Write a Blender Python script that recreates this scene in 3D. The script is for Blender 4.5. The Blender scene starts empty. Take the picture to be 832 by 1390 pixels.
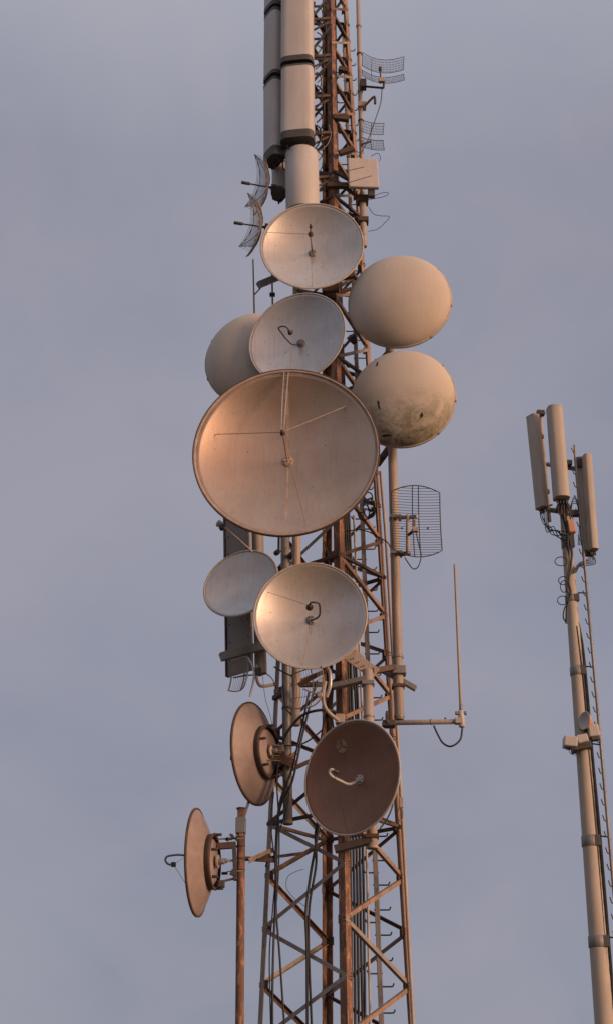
import bpy, math, random
from mathutils import Vector, Matrix, noise
random.seed(7)
R = math.radians
PI = math.pi
S = bpy.context.scene
COL = S.collection
V = Vector
# ------------------------------------------------------------------ camera
F, CX, CY, PITCH = 2000.0, 416.0, 695.0, R(25)
CAM = V((0, 0, 1.6))
cp, sp = math.cos(PITCH), math.sin(PITCH)

def P(px, py, Y):
    t = (px - CX) / F; u = (CY - py) / F
    d = V((t, cp - u * sp, sp + u * cp))
    return CAM + d * (Y / d.y)

def proj(p):
    q = V(p) - CAM
    dep = q.y * cp + q.z * sp
    up = -q.y * sp + q.z * cp
    return (CX + F * q.x / dep, CY - F * up / dep, dep)

# ------------------------------------------------------------------ mesh builder
class MB:
    def __init__(s): s.v = []; s.f = []; s.smooth = []
    def add(s, vs, fs, sm=False):
        n = len(s.v); s.v += [V(v) for v in vs]
        for f in fs: s.f.append([i + n for i in f]); s.smooth.append(sm)
        return s
    def box(s, c, size, M=None):
        M = M or Matrix.Identity(3); hx, hy, hz = [a / 2 for a in size]; c = V(c)
        vs = [c + M @ V((x * hx, y * hy, z * hz)) for z in (-1, 1) for y in (-1, 1) for x in (-1, 1)]
        return s.add(vs, [(0, 2, 3, 1), (4, 5, 7, 6), (0, 1, 5, 4), (2, 6, 7, 3), (0, 4, 6, 2), (1, 3, 7, 5)])
    def bar(s, a, b, w, h, up=(0, 0, 1), over=0):
        a = V(a); b = V(b); d = (b - a); L = d.length; d.normalize()
        M = frame(d, up)
        return s.box((a + b) / 2, (w, h, L + over * 2), M)
    def prism(s, prof, a, b, M=None, up=(0, 0, 1), smooth=False, caps=True, scale_b=1.0):
        """closed 2-D profile swept a to b"""
        a = V(a); b = V(b)
        if M is None: M = frame((b - a).normalized(), up)
        n = len(prof)
        vs = [a + M @ V((x, y, 0)) for x, y in prof] + [b + M @ V((x * scale_b, y * scale_b, 0)) for x, y in prof]
        fs = [(i, (i + 1) % n, n + (i + 1) % n, n + i) for i in range(n)]
        k = len(s.v); s.add(vs, fs, smooth)
        if caps: s.add(vs, [list(range(n))[::-1], list(range(n, 2 * n))], False)
        return s
    def tube(s, pts, r, seg=10, caps=True, closed=False):
        pts = [V(p) for p in pts]
        n = len(pts); rs = r if isinstance(r, (list, tuple)) else [r] * n
        T = []
        for i in range(n):
            if closed: d = pts[(i + 1) % n] - pts[i - 1]
            else: d = pts[min(i + 1, n - 1)] - pts[max(i - 1, 0)]
            T.append(d.normalized() if d.length > 1e-9 else V((0, 0, 1)))
        X = T[0].orthogonal().normalized(); vs = []
        for i in range(n):
            X = (X - T[i] * X.dot(T[i]))
            X = X.normalized() if X.length > 1e-6 else T[i].orthogonal().normalized()
            Yv = T[i].cross(X)
            for k in range(seg):
                a = 2 * PI * k / seg
                vs.append(pts[i] + (X * math.cos(a) + Yv * math.sin(a)) * rs[i])
        fs = []
        for i in range(n if closed else n - 1):
            j = (i + 1) % n
            for k in range(seg):
                l = (k + 1) % seg
                fs.append((i * seg + k, i * seg + l, j * seg + l, j * seg + k))
        s.add(vs, fs, True)
        if caps and not closed:
            s.add(vs[:seg], [list(range(seg))[::-1]]); s.add(vs[-seg:], [list(range(seg))])
        return s
    def lathe(s, prof, seg=64, c=(0, 0, 0), M=None, close=False, smooth=True, jitter=0):
        """prof: (r,z) about local Z"""
        M = M or Matrix.Identity(3); c = V(c); vs = []; n = len(prof)
        for r_, z in prof:
            for k in range(seg):
                a = 2 * PI * k / seg
                vs.append(c + M @ V((r_ * math.cos(a), r_ * math.sin(a), z)))
        fs = []
        for i in range(n if close else n - 1):
            j = (i + 1) % n
            for k in range(seg):
                l = (k + 1) % seg
                if prof[i][0] < 1e-6 and prof[j][0] < 1e-6: continue
                if prof[i][0] < 1e-6: fs.append((i * seg, j * seg + l, j * seg + k))
                elif prof[j][0] < 1e-6: fs.append((i * seg + k, i * seg + l, j * seg))
                else: fs.append((i * seg + k, i * seg + l, j * seg + l, j * seg + k))
        return s.add(vs, fs, smooth)
    def cyl(s, a, b, r, seg=20, r2=None):
        a = V(a); b = V(b); r2 = r if r2 is None else r2
        M = frame((b - a).normalized(), (0, 0, 1)); L = (b - a).length
        bv = min(r, r2, L / 2) * .12
        return s.lathe([(0, 0), (r - bv, 0), (r, bv), (r2, L - bv), (r2 - bv, L), (0, L)], seg, a, M, smooth=True)

def frame(z, up=(0, 0, 1)):
    z = V(z).normalized(); up = V(up)
    if abs(z.dot(up)) > .995: up = V((0, 1, 0)) if abs(z.y) < .9 else V((1, 0, 0))
    x = up.cross(z).normalized(); y = z.cross(x)
    return Matrix((x, y, z)).transposed()

def smooth_path(pts, n=6, closed=False):
    pts = [V(p) for p in pts]
    if closed: q = [pts[-1]] + pts + pts[:2]
    else: q = [pts[0] * 2 - pts[1]] + pts + [pts[-1] * 2 - pts[-2]]
    out = []
    for i in range(1, len(q) - 2):
        p0, p1, p2, p3 = q[i - 1:i + 3]
        for k in range(n):
            t = k / n
            out.append(.5 * ((2 * p1) + (-p0 + p2) * t + (2 * p0 - 5 * p1 + 4 * p2 - p3) * t * t + (-p0 + 3 * p1 - 3 * p2 + p3) * t ** 3))
    if not closed: out.append(pts[-1])
    return out

def rrect(w, h, r, n=5):
    o = []
    for cx_, cy_, a0 in ((w / 2 - r, h / 2 - r, 0), (-w / 2 + r, h / 2 - r, 90), (-w / 2 + r, -h / 2 + r, 180), (w / 2 - r, -h / 2 + r, 270)):
        for k in range(n + 1):
            a = R(a0 + 90 * k / n); o.append((cx_ + r * math.cos(a), cy_ + r * math.sin(a)))
    return o

LPROF = lambda w, t: [(0, 0), (w, 0), (w, t), (t, t), (t, w), (0, w)]

def mesh_obj(name, mb, mat, parent=None, origin=None, inv=None, bevel=0):
    """inv: matrix taking the builder's coordinates into the parent's local space"""
    me = bpy.data.meshes.new(name)
    vs = mb.v
    if inv is not None: vs = [inv @ v for v in vs]
    if origin is not None: vs = [v - V(origin) for v in vs]
    me.from_pydata([tuple(v) for v in vs], [], mb.f)
    me.polygons.foreach_set('use_smooth', mb.smooth)
    me.materials.append(mat); me.validate(); me.update()
    o = bpy.data.objects.new(name, me); COL.objects.link(o)
    if origin is not None: o.location = origin
    if parent is not None: o.parent = parent
    if bevel:
        b = o.modifiers.new('bevel', 'BEVEL'); b.width = bevel; b.segments = 2; b.limit_method = 'ANGLE'; b.angle_limit = R(40)
    return o

def tag(o, label=None, cat=None, group=None, kind=None):
    if label: o['label'] = label
    if cat: o['category'] = cat
    if group: o['group'] = group
    if kind: o['kind'] = kind
    return o

class Thing:
    def __init__(s, name, label, cat, loc=(0, 0, 0), M=None, group=None):
        o = bpy.data.objects.new(name, None); COL.objects.link(o)
        o.empty_display_size = .1
        m = (M or Matrix.Identity(3)).to_4x4(); m.translation = V(loc)
        o.matrix_world = m; s.m = m; s.inv = m.inverted(); s.o = o
        tag(o, label, cat, group)
    def w(s, name, mb, mat, parent=None, bevel=0, label=None):       # built in world coordinates
        ob = mesh_obj(name, mb, mat, parent or s.o, inv=s.inv, bevel=bevel)
        if label: ob['label'] = label
        return ob
    def l(s, name, mb, mat, parent=None, bevel=0, label=None):       # built in the thing's own space
        ob = mesh_obj(name, mb, mat, parent or s.o, bevel=bevel)
        if label: ob['label'] = label
        return ob
    def loc_px(s, px, py, z):
        """point where the sight line crosses the plane local z = const"""
        a = s.inv @ CAM; b = s.inv @ P(px, py, 20)
        d = b - a; t = (z - a.z) / d.z
        return a + d * t
    def loc_w(s, p): return s.inv @ V(p)

# ------------------------------------------------------------------ materials
def new_mat(name):
    m = bpy.data.materials.new(name); m.use_nodes = True
    return m, m.node_tree, m.node_tree.nodes['Principled BSDF']

def nz(nt, scale, detail=4, vec=None, rough=.55, dist=0):
    n = nt.nodes.new('ShaderNodeTexNoise'); n.inputs['Scale'].default_value = scale
    n.inputs['Detail'].default_value = detail; n.inputs['Roughness'].default_value = rough
    n.inputs['Distortion'].default_value = dist
    if vec: nt.links.new(vec, n.inputs['Vector'])
    return n.outputs['Fac']

def ramp(nt, fac, stops):
    n = nt.nodes.new('ShaderNodeValToRGB'); cr = n.color_ramp
    while len(cr.elements) < len(stops): cr.elements.new(.5)
    for e, (p, c) in zip(cr.elements, stops):
        e.position = p; e.color = (c, c, c, 1) if isinstance(c, (int, float)) else (*c, 1)
    nt.links.new(fac, n.inputs['Fac']); return n.outputs['Color']

def mixc(nt, fac, a, b, mode='MIX'):
    n = nt.nodes.new('ShaderNodeMix'); n.data_type = 'RGBA'; n.blend_type = mode
    for sock, val in ((n.inputs[0], fac), (n.inputs[6], a), (n.inputs[7], b)):
        if isinstance(val, (int, float)): sock.default_value = val
        elif isinstance(val, tuple): sock.default_value = (*val, 1)
        else: nt.links.new(val, sock)
    return n.outputs[2]

def coords(nt, scale=(1, 1, 1), rnd=True):
    tc = nt.nodes.new('ShaderNodeTexCoord'); mp = nt.nodes.new('ShaderNodeMapping')
    nt.links.new(tc.outputs['Object'], mp.inputs['Vector']); mp.inputs['Scale'].default_value = scale
    if rnd:
        oi = nt.nodes.new('ShaderNodeObjectInfo'); mu = nt.nodes.new('ShaderNodeVectorMath'); mu.operation = 'SCALE'
        mu.inputs[0].default_value = (37, 71, 23); nt.links.new(oi.outputs['Random'], mu.inputs['Scale'])
        nt.links.new(mu.outputs[0], mp.inputs['Location'])
    return mp.outputs['Vector']

def worn(name, base, dirt, amt=.5, scale=3, stretch=(1, 1, 1), rough=(.45, .7), metal=0, rust=None, rust_lo=.6, rust_hi=.68, bump=.02, fine=40, streak=None, sy=False):
    m, nt, b = new_mat(name); vec = coords(nt, stretch)
    f1 = nz(nt, scale, 6, vec, .6, .3)
    c = mixc(nt, ramp(nt, f1, [(.35, 0.0), (.72, amt)]), base, dirt)
    f2 = nz(nt, fine, 3, vec)
    c = mixc(nt, ramp(nt, f2, [(.3, .0), (.75, .22)]), c, tuple(x * .62 for x in base))
    if streak:                                   # rain streaks, long down the piece
        v2 = coords(nt, (14, .7, 14) if sy else (14, 14, .7)); f3 = nz(nt, 1.6, 5, v2, .6)
        c = mixc(nt, ramp(nt, f3, [(.5, 0.0), (.8, streak)]), c, dirt)
    if rust:
        f4 = nz(nt, scale * 2.3, 8, vec, .68, .6)
        c = mixc(nt, ramp(nt, f4, [(rust_lo, 0.0), (rust_hi, .9)]), c, rust)
    nt.links.new(c, b.inputs['Base Color'])
    rr = nt.nodes.new('ShaderNodeMapRange'); rr.inputs[3].default_value = rough[0]; rr.inputs[4].default_value = rough[1]
    nt.links.new(f1, rr.inputs[0]); nt.links.new(rr.outputs[0], b.inputs['Roughness'])
    b.inputs['Metallic'].default_value = metal
    if bump:
        bp = nt.nodes.new('ShaderNodeBump'); bp.inputs['Strength'].default_value = .35; bp.inputs['Distance'].default_value = bump
        nt.links.new(f2, bp.inputs['Height']); nt.links.new(bp.outputs[0], b.inputs['Normal'])
    return m

M_ = {}
M_['dish'] = worn('aged_dish_paint', (.64, .60, .56), (.42, .36, .30), .5, 2.2, rough=(.34, .46), bump=.004, streak=.55, metal=.62, sy=True)
M_['dish2'] = worn('grey_dish_paint', (.58, .57, .56), (.38, .34, .31), .5, 2.5, rough=(.36, .48), bump=.004, streak=.55, metal=.5, sy=True)
M_['bronze'] = worn('bronzed_dish_skin', (.56, .42, .32), (.37, .26, .19), .6, 1.4, rough=(.34, .45), metal=.8, rust=(.22, .09, .045), rust_lo=.7, rust_hi=.8, bump=.004, streak=.55, sy=True)
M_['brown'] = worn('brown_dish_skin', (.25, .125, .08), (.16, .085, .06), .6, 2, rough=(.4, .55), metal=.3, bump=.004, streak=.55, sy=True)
M_['back'] = worn('dish_back_paint', (.35, .285, .262), (.21, .155, .135), .8, 2.6, rough=(.5, .7), rust=(.16, .08, .05), rust_lo=.62, rust_hi=.78, bump=.004)
M_['rim'] = worn('rim_metal', (.46, .37, .30), (.25, .16, .11), .8, 5, rough=(.45, .65), rust=(.2, .09, .045), rust_lo=.62, rust_hi=.75)
M_['rimlight'] = worn('pale_rim', (.52, .46, .40), (.3, .24, .19), .6, 5, rough=(.45, .65))
M_['radome'] = worn('radome_fabric', (.58, .51, .43), (.45, .37, .30), .5, 1.6, rough=(.6, .8), bump=.006, streak=.55, sy=True)
M_['panel'] = worn('panel_plastic', (.53, .50, .47), (.40, .35, .31), .55, 3, (1, 1, .4), rough=(.5, .65), bump=.003, streak=.25)
M_['paneld'] = worn('dark_panel_skin', (.25, .21, .185), (.15, .12, .10), .5, 3, (1, 1, .4), rough=(.5, .7), bump=.003)  # dark brown-grey skin of the tall panel, its own colour
M_['cream'] = worn('cream_panel', (.47, .42, .36), (.34, .29, .24), .6, 4, (1, 1, .3), rough=(.5, .65), bump=.003, streak=.3)
M_['grey'] = worn('galvanised_steel', (.27, .265, .26), (.17, .155, .14), .7, 5, (1, 1, .3), rough=(.4, .65), metal=.35, rust=(.17, .085, .05), rust_lo=.64, rust_hi=.74, streak=.4)
M_['pale'] = worn('pale_pipe_paint', (.43, .37, .32), (.27, .20, .16), .7, 5, (1, 1, .3), rough=(.45, .65), rust=(.2, .09, .05), rust_lo=.66, rust_hi=.74, streak=.4)
M_['rusty'] = worn('rusted_paint', (.20, .10, .065), (.09, .055, .042), .9, 6, (1, 1, .35), rough=(.6, .85), rust=(.46, .24, .12), rust_lo=.5, rust_hi=.64, streak=.4)
M_['rustlt'] = worn('faded_rust_paint', (.36, .245, .17), (.16, .10, .07), .8, 6, (1, 1, .35), rough=(.6, .8), rust=(.17, .06, .03), rust_lo=.56, rust_hi=.7, streak=.4)
M_['legpale'] = worn('weathered_leg_paint', (.33, .29, .25), (.17, .135, .11), .7, 6, (1, 1, .35), rough=(.6, .8), rust=(.19, .08, .04), rust_lo=.6, rust_hi=.7)
M_['darkrust'] = worn('dark_rust', (.10, .058, .04), (.045, .032, .027), .8, 6, rough=(.6, .85), rust=(.22, .10, .055), rust_lo=.6, rust_hi=.7)
M_['cap'] = worn('dark_cap', (.075, .07, .068), (.04, .037, .035), .6, 6, rough=(.5, .7), bump=.003)
M_['cable'] = worn('black_cable', (.022, .023, .026), (.04, .037, .035), .6, 8, rough=(.45, .65), bump=0)
M_['mesh'] = worn('mesh_wire', (.30, .28, .27), (.12, .10, .09), .6, 9, rough=(.5, .7), metal=.3, bump=0)
M_['wire'] = worn('dark_wire', (.075, .068, .065), (.04, .035, .03), .6, 9, rough=(.5, .7), metal=.3, bump=0)
M_['wirelt'] = worn('pale_wire', (.33, .27, .22), (.16, .11, .08), .6, 9, rough=(.5, .7), metal=.2, bump=0)
M_['concrete'] = worn('pole_concrete', (.50, .44, .37), (.33, .28, .23), .7, 3, (1, 1, .3), rough=(.7, .85), bump=.006, streak=.35)
M_['orange'] = worn('salmon_box_paint', (.62, .33, .20), (.42, .24, .16), .5, 8, rough=(.5, .7))
M_['white'] = worn('white_box_paint', (.52, .48, .45), (.36, .32, .29), .5, 6, rough=(.45, .6), bump=.002)
M_['stainm'] = worn('rust_weep', (.46, .36, .29), (.58, .52, .46), .9, 14, rough=(.4, .5), metal=.5, bump=0)
M_['tear'] = worn('torn_edge', (.02, .018, .014), (.03, .026, .02), .5, 9, rough=(.8, .9), bump=0)
M_['slab'] = worn('concrete_slab', (.32, .31, .29), (.2, .19, .17), .7, 3, rough=(.8, .95))

def stained_mat():
    m, nt, b = new_mat('stained_radome_fabric')
    tc = nt.nodes.new('ShaderNodeTexCoord'); vec = tc.outputs['Object']
    sx = nt.nodes.new('ShaderNodeSeparateXYZ'); nt.links.new(vec, sx.inputs[0])
    c = mixc(nt, ramp(nt, nz(nt, 1.6, 5, vec), [(.35, 0.0), (.75, .5)]), (.58, .51, .42), (.45, .38, .30))
    # mildew blotches gathered on the lower half of the cover
    mr = nt.nodes.new('ShaderNodeMapRange'); mr.inputs[1].default_value = .1; mr.inputs[2].default_value = -.7
    nt.links.new(sx.outputs['Y'], mr.inputs[0])
    ad = nt.nodes.new('ShaderNodeMath'); ad.operation = 'MULTIPLY'
    f = nz(nt, 3.1, 9, vec, .68, 1.0)
    nt.links.new(ramp(nt, f, [(.38, 0.0), (.62, .85)]), ad.inputs[0]); nt.links.new(mr.outputs[0], ad.inputs[1])
    c = mixc(nt, ad.outputs[0], c, (.125, .12, .065))
    f2 = nz(nt, 11, 9, vec, .75, 1.5)
    a2 = nt.nodes.new('ShaderNodeMath'); a2.operation = 'MULTIPLY'
    nt.links.new(ramp(nt, f2, [(.52, 0.0), (.68, .95)]), a2.inputs[0]); nt.links.new(mr.outputs[0], a2.inputs[1])
    c = mixc(nt, a2.outputs[0], c, (.05, .05, .03))
    nt.links.new(c, b.inputs['Base Color']); b.inputs['Roughness'].default_value = .75
    return m
M_['stained'] = stained_mat()

# ------------------------------------------------------------------ ground, sky
def ground():
    m, nt, b = new_mat('dry_ground'); tc = nt.nodes.new('ShaderNodeTexCoord')
    c = mixc(nt, ramp(nt, nz(nt, .35, 8, tc.outputs['Object']), [(.35, 0.0), (.65, 1.0)]), (.085, .075, .045), (.15, .12, .085))
    c = mixc(nt, ramp(nt, nz(nt, 9, 5, tc.outputs['Object']), [(.4, 0.0), (.7, .6)]), c, (.05, .055, .025))
    nt.links.new(c, b.inputs['Base Color']); b.inputs['Roughness'].default_value = .95
    mb = MB(); n = 40; L = 4000
    g = [(-1 if i < n / 2 else 1) * abs((i - n / 2) / (n / 2)) ** 3 * L for i in range(n + 1)]
    vs = []
    for y in g:
        for x in g:
            far = min(1, max(0, (math.hypot(x, y - 20) - 40) / 200))
            vs.append((x, y, far * 2.5 * noise.noise(V((x * .004, y * .004, 0)))))
    fs = [(j * (n + 1) + i, j * (n + 1) + i + 1, (j + 1) * (n + 1) + i + 1, (j + 1) * (n + 1) + i) for j in range(n) for i in range(n)]
    mb.add(vs, fs, True)
    tag(mesh_obj('ground', mb, m), kind='structure')
ground()

SUN_AZ, SUN_EL = R(58), R(7)      # azimuth measured from the camera's back towards its right
sun_dir = V((math.sin(SUN_AZ) * math.cos(SUN_EL), -math.cos(SUN_AZ) * math.cos(SUN_EL), math.sin(SUN_EL)))
def world():
    w = bpy.data.worlds.new('World'); S.world = w; w.use_nodes = True; nt = w.node_tree
    for n in list(nt.nodes): nt.nodes.remove(n)
    out = nt.nodes.new('ShaderNodeOutputWorld')
    sky = nt.nodes.new('ShaderNodeTexSky'); sky.sky_type = 'NISHITA'; sky.sun_disc = False
    sky.sun_elevation = SUN_EL; sky.sun_rotation = PI - SUN_AZ; sky.air_density = 1; sky.dust_density = 2; sky.ozone_density = 3
    b1 = nt.nodes.new('ShaderNodeBackground'); b1.inputs[1].default_value = .06; nt.links.new(sky.outputs[0], b1.inputs[0])
    # high overcast sheet: soft stretched cloud banks in sky direction space
    tc = nt.nodes.new('ShaderNodeTexCoord'); mp = nt.nodes.new('ShaderNodeMapping'); mp.inputs['Scale'].default_value = (1.2, 1, 1.5)
    mp.inputs['Rotation'].default_value = (0, R(18), 0)
    nt.links.new(tc.outputs['Generated'], mp.inputs['Vector'])
    f = nz(nt, 2.6, 5, mp.outputs['Vector'], .5, .3)
    c = ramp(nt, f, [(.30, (.232, .250, .318)), (.5, (.285, .293, .362)), (.72, (.345, .335, .395))])
    f2 = nz(nt, 8, 6, mp.outputs['Vector'], .55, .8)
    c = mixc(nt, ramp(nt, f2, [(.35, 0.0), (.7, .40)]), c, (.355, .325, .385))
    def vm(op, a_, b_):
        n = nt.nodes.new('ShaderNodeVectorMath'); n.operation = op
        nt.links.new(a_, n.inputs[0]); n.inputs[1].default_value = b_; return n.outputs['Value']
    def ma(op, a_, b_):
        n = nt.nodes.new('ShaderNodeMath'); n.operation = op; n.use_clamp = False
        nt.links.new(a_, n.inputs[0]); n.inputs[1].default_value = b_; return n.outputs[0]
    # dusk glow around the low sun and lighter cloud overhead, added as soft fill
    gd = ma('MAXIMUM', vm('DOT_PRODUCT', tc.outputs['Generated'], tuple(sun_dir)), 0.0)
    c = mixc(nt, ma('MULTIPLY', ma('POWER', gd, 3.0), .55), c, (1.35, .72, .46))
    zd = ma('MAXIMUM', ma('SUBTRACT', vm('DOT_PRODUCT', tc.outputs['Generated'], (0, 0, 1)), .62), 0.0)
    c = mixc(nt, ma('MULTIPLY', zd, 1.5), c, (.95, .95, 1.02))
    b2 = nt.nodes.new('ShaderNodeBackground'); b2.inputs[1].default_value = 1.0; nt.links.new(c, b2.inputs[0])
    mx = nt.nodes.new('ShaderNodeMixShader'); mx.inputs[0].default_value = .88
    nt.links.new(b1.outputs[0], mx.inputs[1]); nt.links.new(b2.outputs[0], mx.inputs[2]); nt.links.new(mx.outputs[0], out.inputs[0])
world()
sl = bpy.data.lights.new('sun', 'SUN'); sl.energy = 3.2; sl.angle = R(26); sl.color = (1, .59, .36)
so = bpy.data.objects.new('sun', sl); COL.objects.link(so)
so.rotation_euler = sun_dir.to_track_quat('Z', 'Y').to_euler()

cd = bpy.data.cameras.new('camera'); co = bpy.data.objects.new('camera', cd); COL.objects.link(co)
co.location = CAM; co.rotation_euler = (PI / 2 + PITCH, 0, 0)
cd.sensor_fit = 'VERTICAL'; cd.sensor_height = 24; cd.lens = F / 1390 * 24; cd.clip_end = 9000; cd.clip_start = .1
S.camera = co
S.view_settings.view_transform = 'Standard'; S.view_settings.look = 'None'; S.view_settings.gamma = 1
S.view_settings.use_curve_mapping = False; S.view_settings.exposure = .17

# ------------------------------------------------------------------ lattice tower
TX, TY = .445, 23.0
ANG = R(38.7)
def side(z): return (1.657 - .0515 * (z - 1.6)) * 1.06 + .02
def corner(k, z):
    s = side(z) / 2
    # N near, R right, F far, L left
    u = V((-math.cos(ANG), math.sin(ANG), 0)); r = V((math.sin(ANG), math.cos(ANG), 0))
    a, b = {'N': (-1, -1), 'R': (-1, 1), 'F': (1, 1), 'L': (1, -1)}[k]
    return V((TX, TY, z)) + u * s * a + r * s * b
def zN(py):        # height of the near leg where it crosses picture row py
    z = 5.0
    for _ in range(30):
        c = corner('N', z); z2 = P(416, py, c.y).z; z += (z2 - z) * .8
    return z
ZB, ZT = 0.25, 24.6
rows = [1246, 1099, 975, 858, 753, 655, 566, 484, 402, 330, 266, 208, 155, 103, 58, 12]
levels = [zN(r) for r in rows]
while levels[0] > 1.6: levels.insert(0, levels[0] - 1.62)
while levels[-1] < ZT - .7: levels.append(levels[-1] + .84)
tw = Thing('lattice_tower', 'tall tapering rust brown steel lattice tower carrying all the big dishes', 'tower', (TX, TY, 0))
u_ = V((-math.cos(ANG), math.sin(ANG), 0)); r_ = V((math.sin(ANG), math.cos(ANG), 0))
legm = {'N': 'rusty', 'R': 'rustlt', 'F': 'rusty', 'L': 'legpale'}
legw = {'N': .125, 'R': .105, 'F': .12, 'L': .085}
inward = {'N': (u_, r_), 'R': (u_, -r_), 'F': (-u_, -r_), 'L': (-u_, r_)}
legobj = {}
for k in 'NRFL':
    a = corner(k, ZB); b = corner(k, ZT)
    x, y = inward[k]; zz = (b - a).normalized()
    M = Matrix((x, y, zz)).transposed()
    w = legw[k]
    mb = MB().prism(LPROF(w, .014), a, b, M=M)
    legobj[k] = tw.w('leg', mb, M_[legm[k]])
    for zs in (levels[2] - .5, levels[5] - .4, levels[9] - .3):
        c = corner(k, zs); mp_ = MB()
        for (d1, d2) in ((x, y), (y, x)):
            n_ = -d2
            MM = Matrix((d1, n_.cross(d1) * 1, n_)).transposed()
            MM = Matrix((d1, zz, d1.cross(zz))).transposed()
            mp_.box(c + d1 * w * .5 - d2 * .009, (w * .86, .46, .011), MM)
            for q in range(-3, 4):
                for e in (.28, .72):
                    cc = c + d1 * w * e - d2 * .016 + zz * q * .065
                    mp_.cyl(cc, cc - d2 * .014, .011, 6)
        tw.w('splice_plate', mp_, M_['darkrust' if k != 'L' else 'legpale'], legobj[k])
braces = []
half = lambda i: (levels[i] + levels[i + 1]) / 2
for i in range(len(levels) - 1):
    zi, zh, zn = levels[i], half(i), levels[i + 1]
    for (A, B, nrm) in (('N', 'R', -u_), ('R', 'F', r_), ('F', 'L', u_), ('L', 'N', -r_)):
        # leg A is met at the full levels, leg B at the half levels
        a0, bh, a1 = corner(A, zi), corner(B, zh), corner(A, zn)
        braces.append((a0, bh, nrm, A + B)); braces.append((bh, a1, nrm, A + B))
ELL = [(388, 614, 118, 106), (421, 835, 70, 66), (478, 1055, 55, 72), (423, 334, 62, 52), (404, 456, 60, 52), (542, 408, 64, 58), (546, 540, 66, 60)]
def vis(b):
    px, py, d = proj((b[0] + b[1]) / 2)
    if not (-10 < py < 1400): return False
    return all(((px - x) / w) ** 2 + ((py - y) / h) ** 2 > 1 for x, y, w, h in ELL)
def plen(b):
    p = proj(b[0]); q = proj(b[1]); return math.hypot(p[0] - q[0], p[1] - q[1])
vb = sorted([b for b in braces if vis(b)], key=lambda b: -plen(b))[:98]
ids = set(id(b) for b in vb)
def brace_mb(mb, b):
    a, c, n, f = b
    d = (c - a).normalized(); w = .062 if plen(b) > 40 or a.z < 12 else .05
    M = Matrix((n.cross(d).normalized(), n, d)).transposed() if False else None
    xx = d.cross(n).normalized(); M = Matrix((xx, -n, d)).transposed()
    if M.determinant() < 0: M = Matrix((-xx, -n, d)).transposed()
    off = n * (.006 if d.z > 0 and f else .0)
    s_ = -.5 * w
    prof = [(x_ + s_, y_) for x_, y_ in LPROF(w, .008)]
    mb.prism(prof, a + off, c + off, M=M)
    return mb
for b in vb:
    m = {'NR': ['rustlt', 'darkrust', 'legpale', 'rusty', 'rustlt'], 'LN': ['legpale', 'legpale', 'darkrust'], 'RF': ['darkrust', 'grey'], 'FL': ['rusty', 'legpale', 'darkrust']}[b[3]]
    tw.w('brace', brace_mb(MB(), b), M_[random.choice(m)])
rest = MB()
for b in braces:
    if id(b) not in ids: brace_mb(rest, b)
tag(tw.w('brace', rest, M_['rusty']), kind='stuff')
# gusset plates at the joints
for k in 'NRFL':
    g = MB(); x, y = inward[k]
    for i in range(len(levels) - 1):
        for z in (levels[i], half(i)):
            c = corner(k, z)
            for d1, d2 in ((x, y), (y, x)):
                MM = Matrix((d1, V((0, 0, 1)), d1.cross(V((0, 0, 1))))).transposed()
                if (z == levels[i]) == (('N', 'R', 'F', 'L').index(k) % 2 == 0) or True:
                    g.box(c + d1 * .085 + d2 * .018, (.13, .13, .008), MM)
                    for dz in (-.04, .0, .04):
                        cc = c + d1 * .1 - d2 * .002 + V((0, 0, dz)); g.cyl(cc, cc - d2 * .012, .010, 6)
    tw.w('gusset_plate', g, M_['darkrust'], legobj[k])
# horizontal ring ties every few bays
for i in (1, 4, 7, 10, 13):
    z = levels[i]
    for A, B in (('N', 'R'), ('R', 'F'), ('F', 'L'), ('L', 'N')):
        tw.w('ring_tie', MB().bar(corner(A, z), corner(B, z), .05, .05), M_['darkrust'])
# climbing rail with hooked pegs
ra = P(489, 640, 23.25); rb = P(514, 1300, 23.3)
rl = (rb - ra); rb = ra + rl * ((ra.z - .3) / (ra.z - rb.z))
rt = ra + (ra - rb).normalized() * 10
rail = tw.w('climbing_rail', MB().prism(rrect(.075, .06, .012, 2), rb, rt), M_['pale'])
n = 0
z = 3.0
while z < rt.z - .3:
    t = (z - rb.z) / (rt.z - rb.z); c = rb.lerp(rt, t)
    pth = smooth_path([c - V((.05, 0, 0)), c + V((.16, -.0, 0)), c + V((.195, 0, .012)), c + V((.21, 0, .05))], 4)
    if n < 60: tw.w('step_peg', MB().tube(pth, .012, 6), M_['cap'], rail)
    n += 1; z += .38
    pth = smooth_path([c + V((.05, 0, -.19)), c + V((-.14, 0, -.19)), c + V((-.17, 0, -.178)), c + V((-.185, 0, -.14))], 4)
    if n % 2 == 0 and n < 60: tw.w('step_peg', MB().tube(pth, .012, 6), M_['cap'], rail)
# pads
for k in 'NRFL':
    c = corner(k, .25)
    tw.w('footing', MB().box((c.x, c.y, .1), (.6, .6, .5)), M_['slab'], bevel=.02)

# ------------------------------------------------------------------ poles
def pole(name, label, cat, a, b, r, mat, r2=None, group=None, collars=(), seg=24, cap=None, open_end=False):
    t = Thing(name, label, cat, a, group=group)
    mb = MB().cyl(a, b, r, seg, r2)
    ob = t.w('shaft', mb, M_[mat])
    for f_, h_, rr, mt in collars:
        c = V(a).lerp(V(b), f_); d = (V(b) - V(a)).normalized()
        t.w('collar', MB().cyl(c, c + d * h_, rr, seg), M_[mt])
    return t
def px_len(a, b): return (V(a) - V(b)).length

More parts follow.
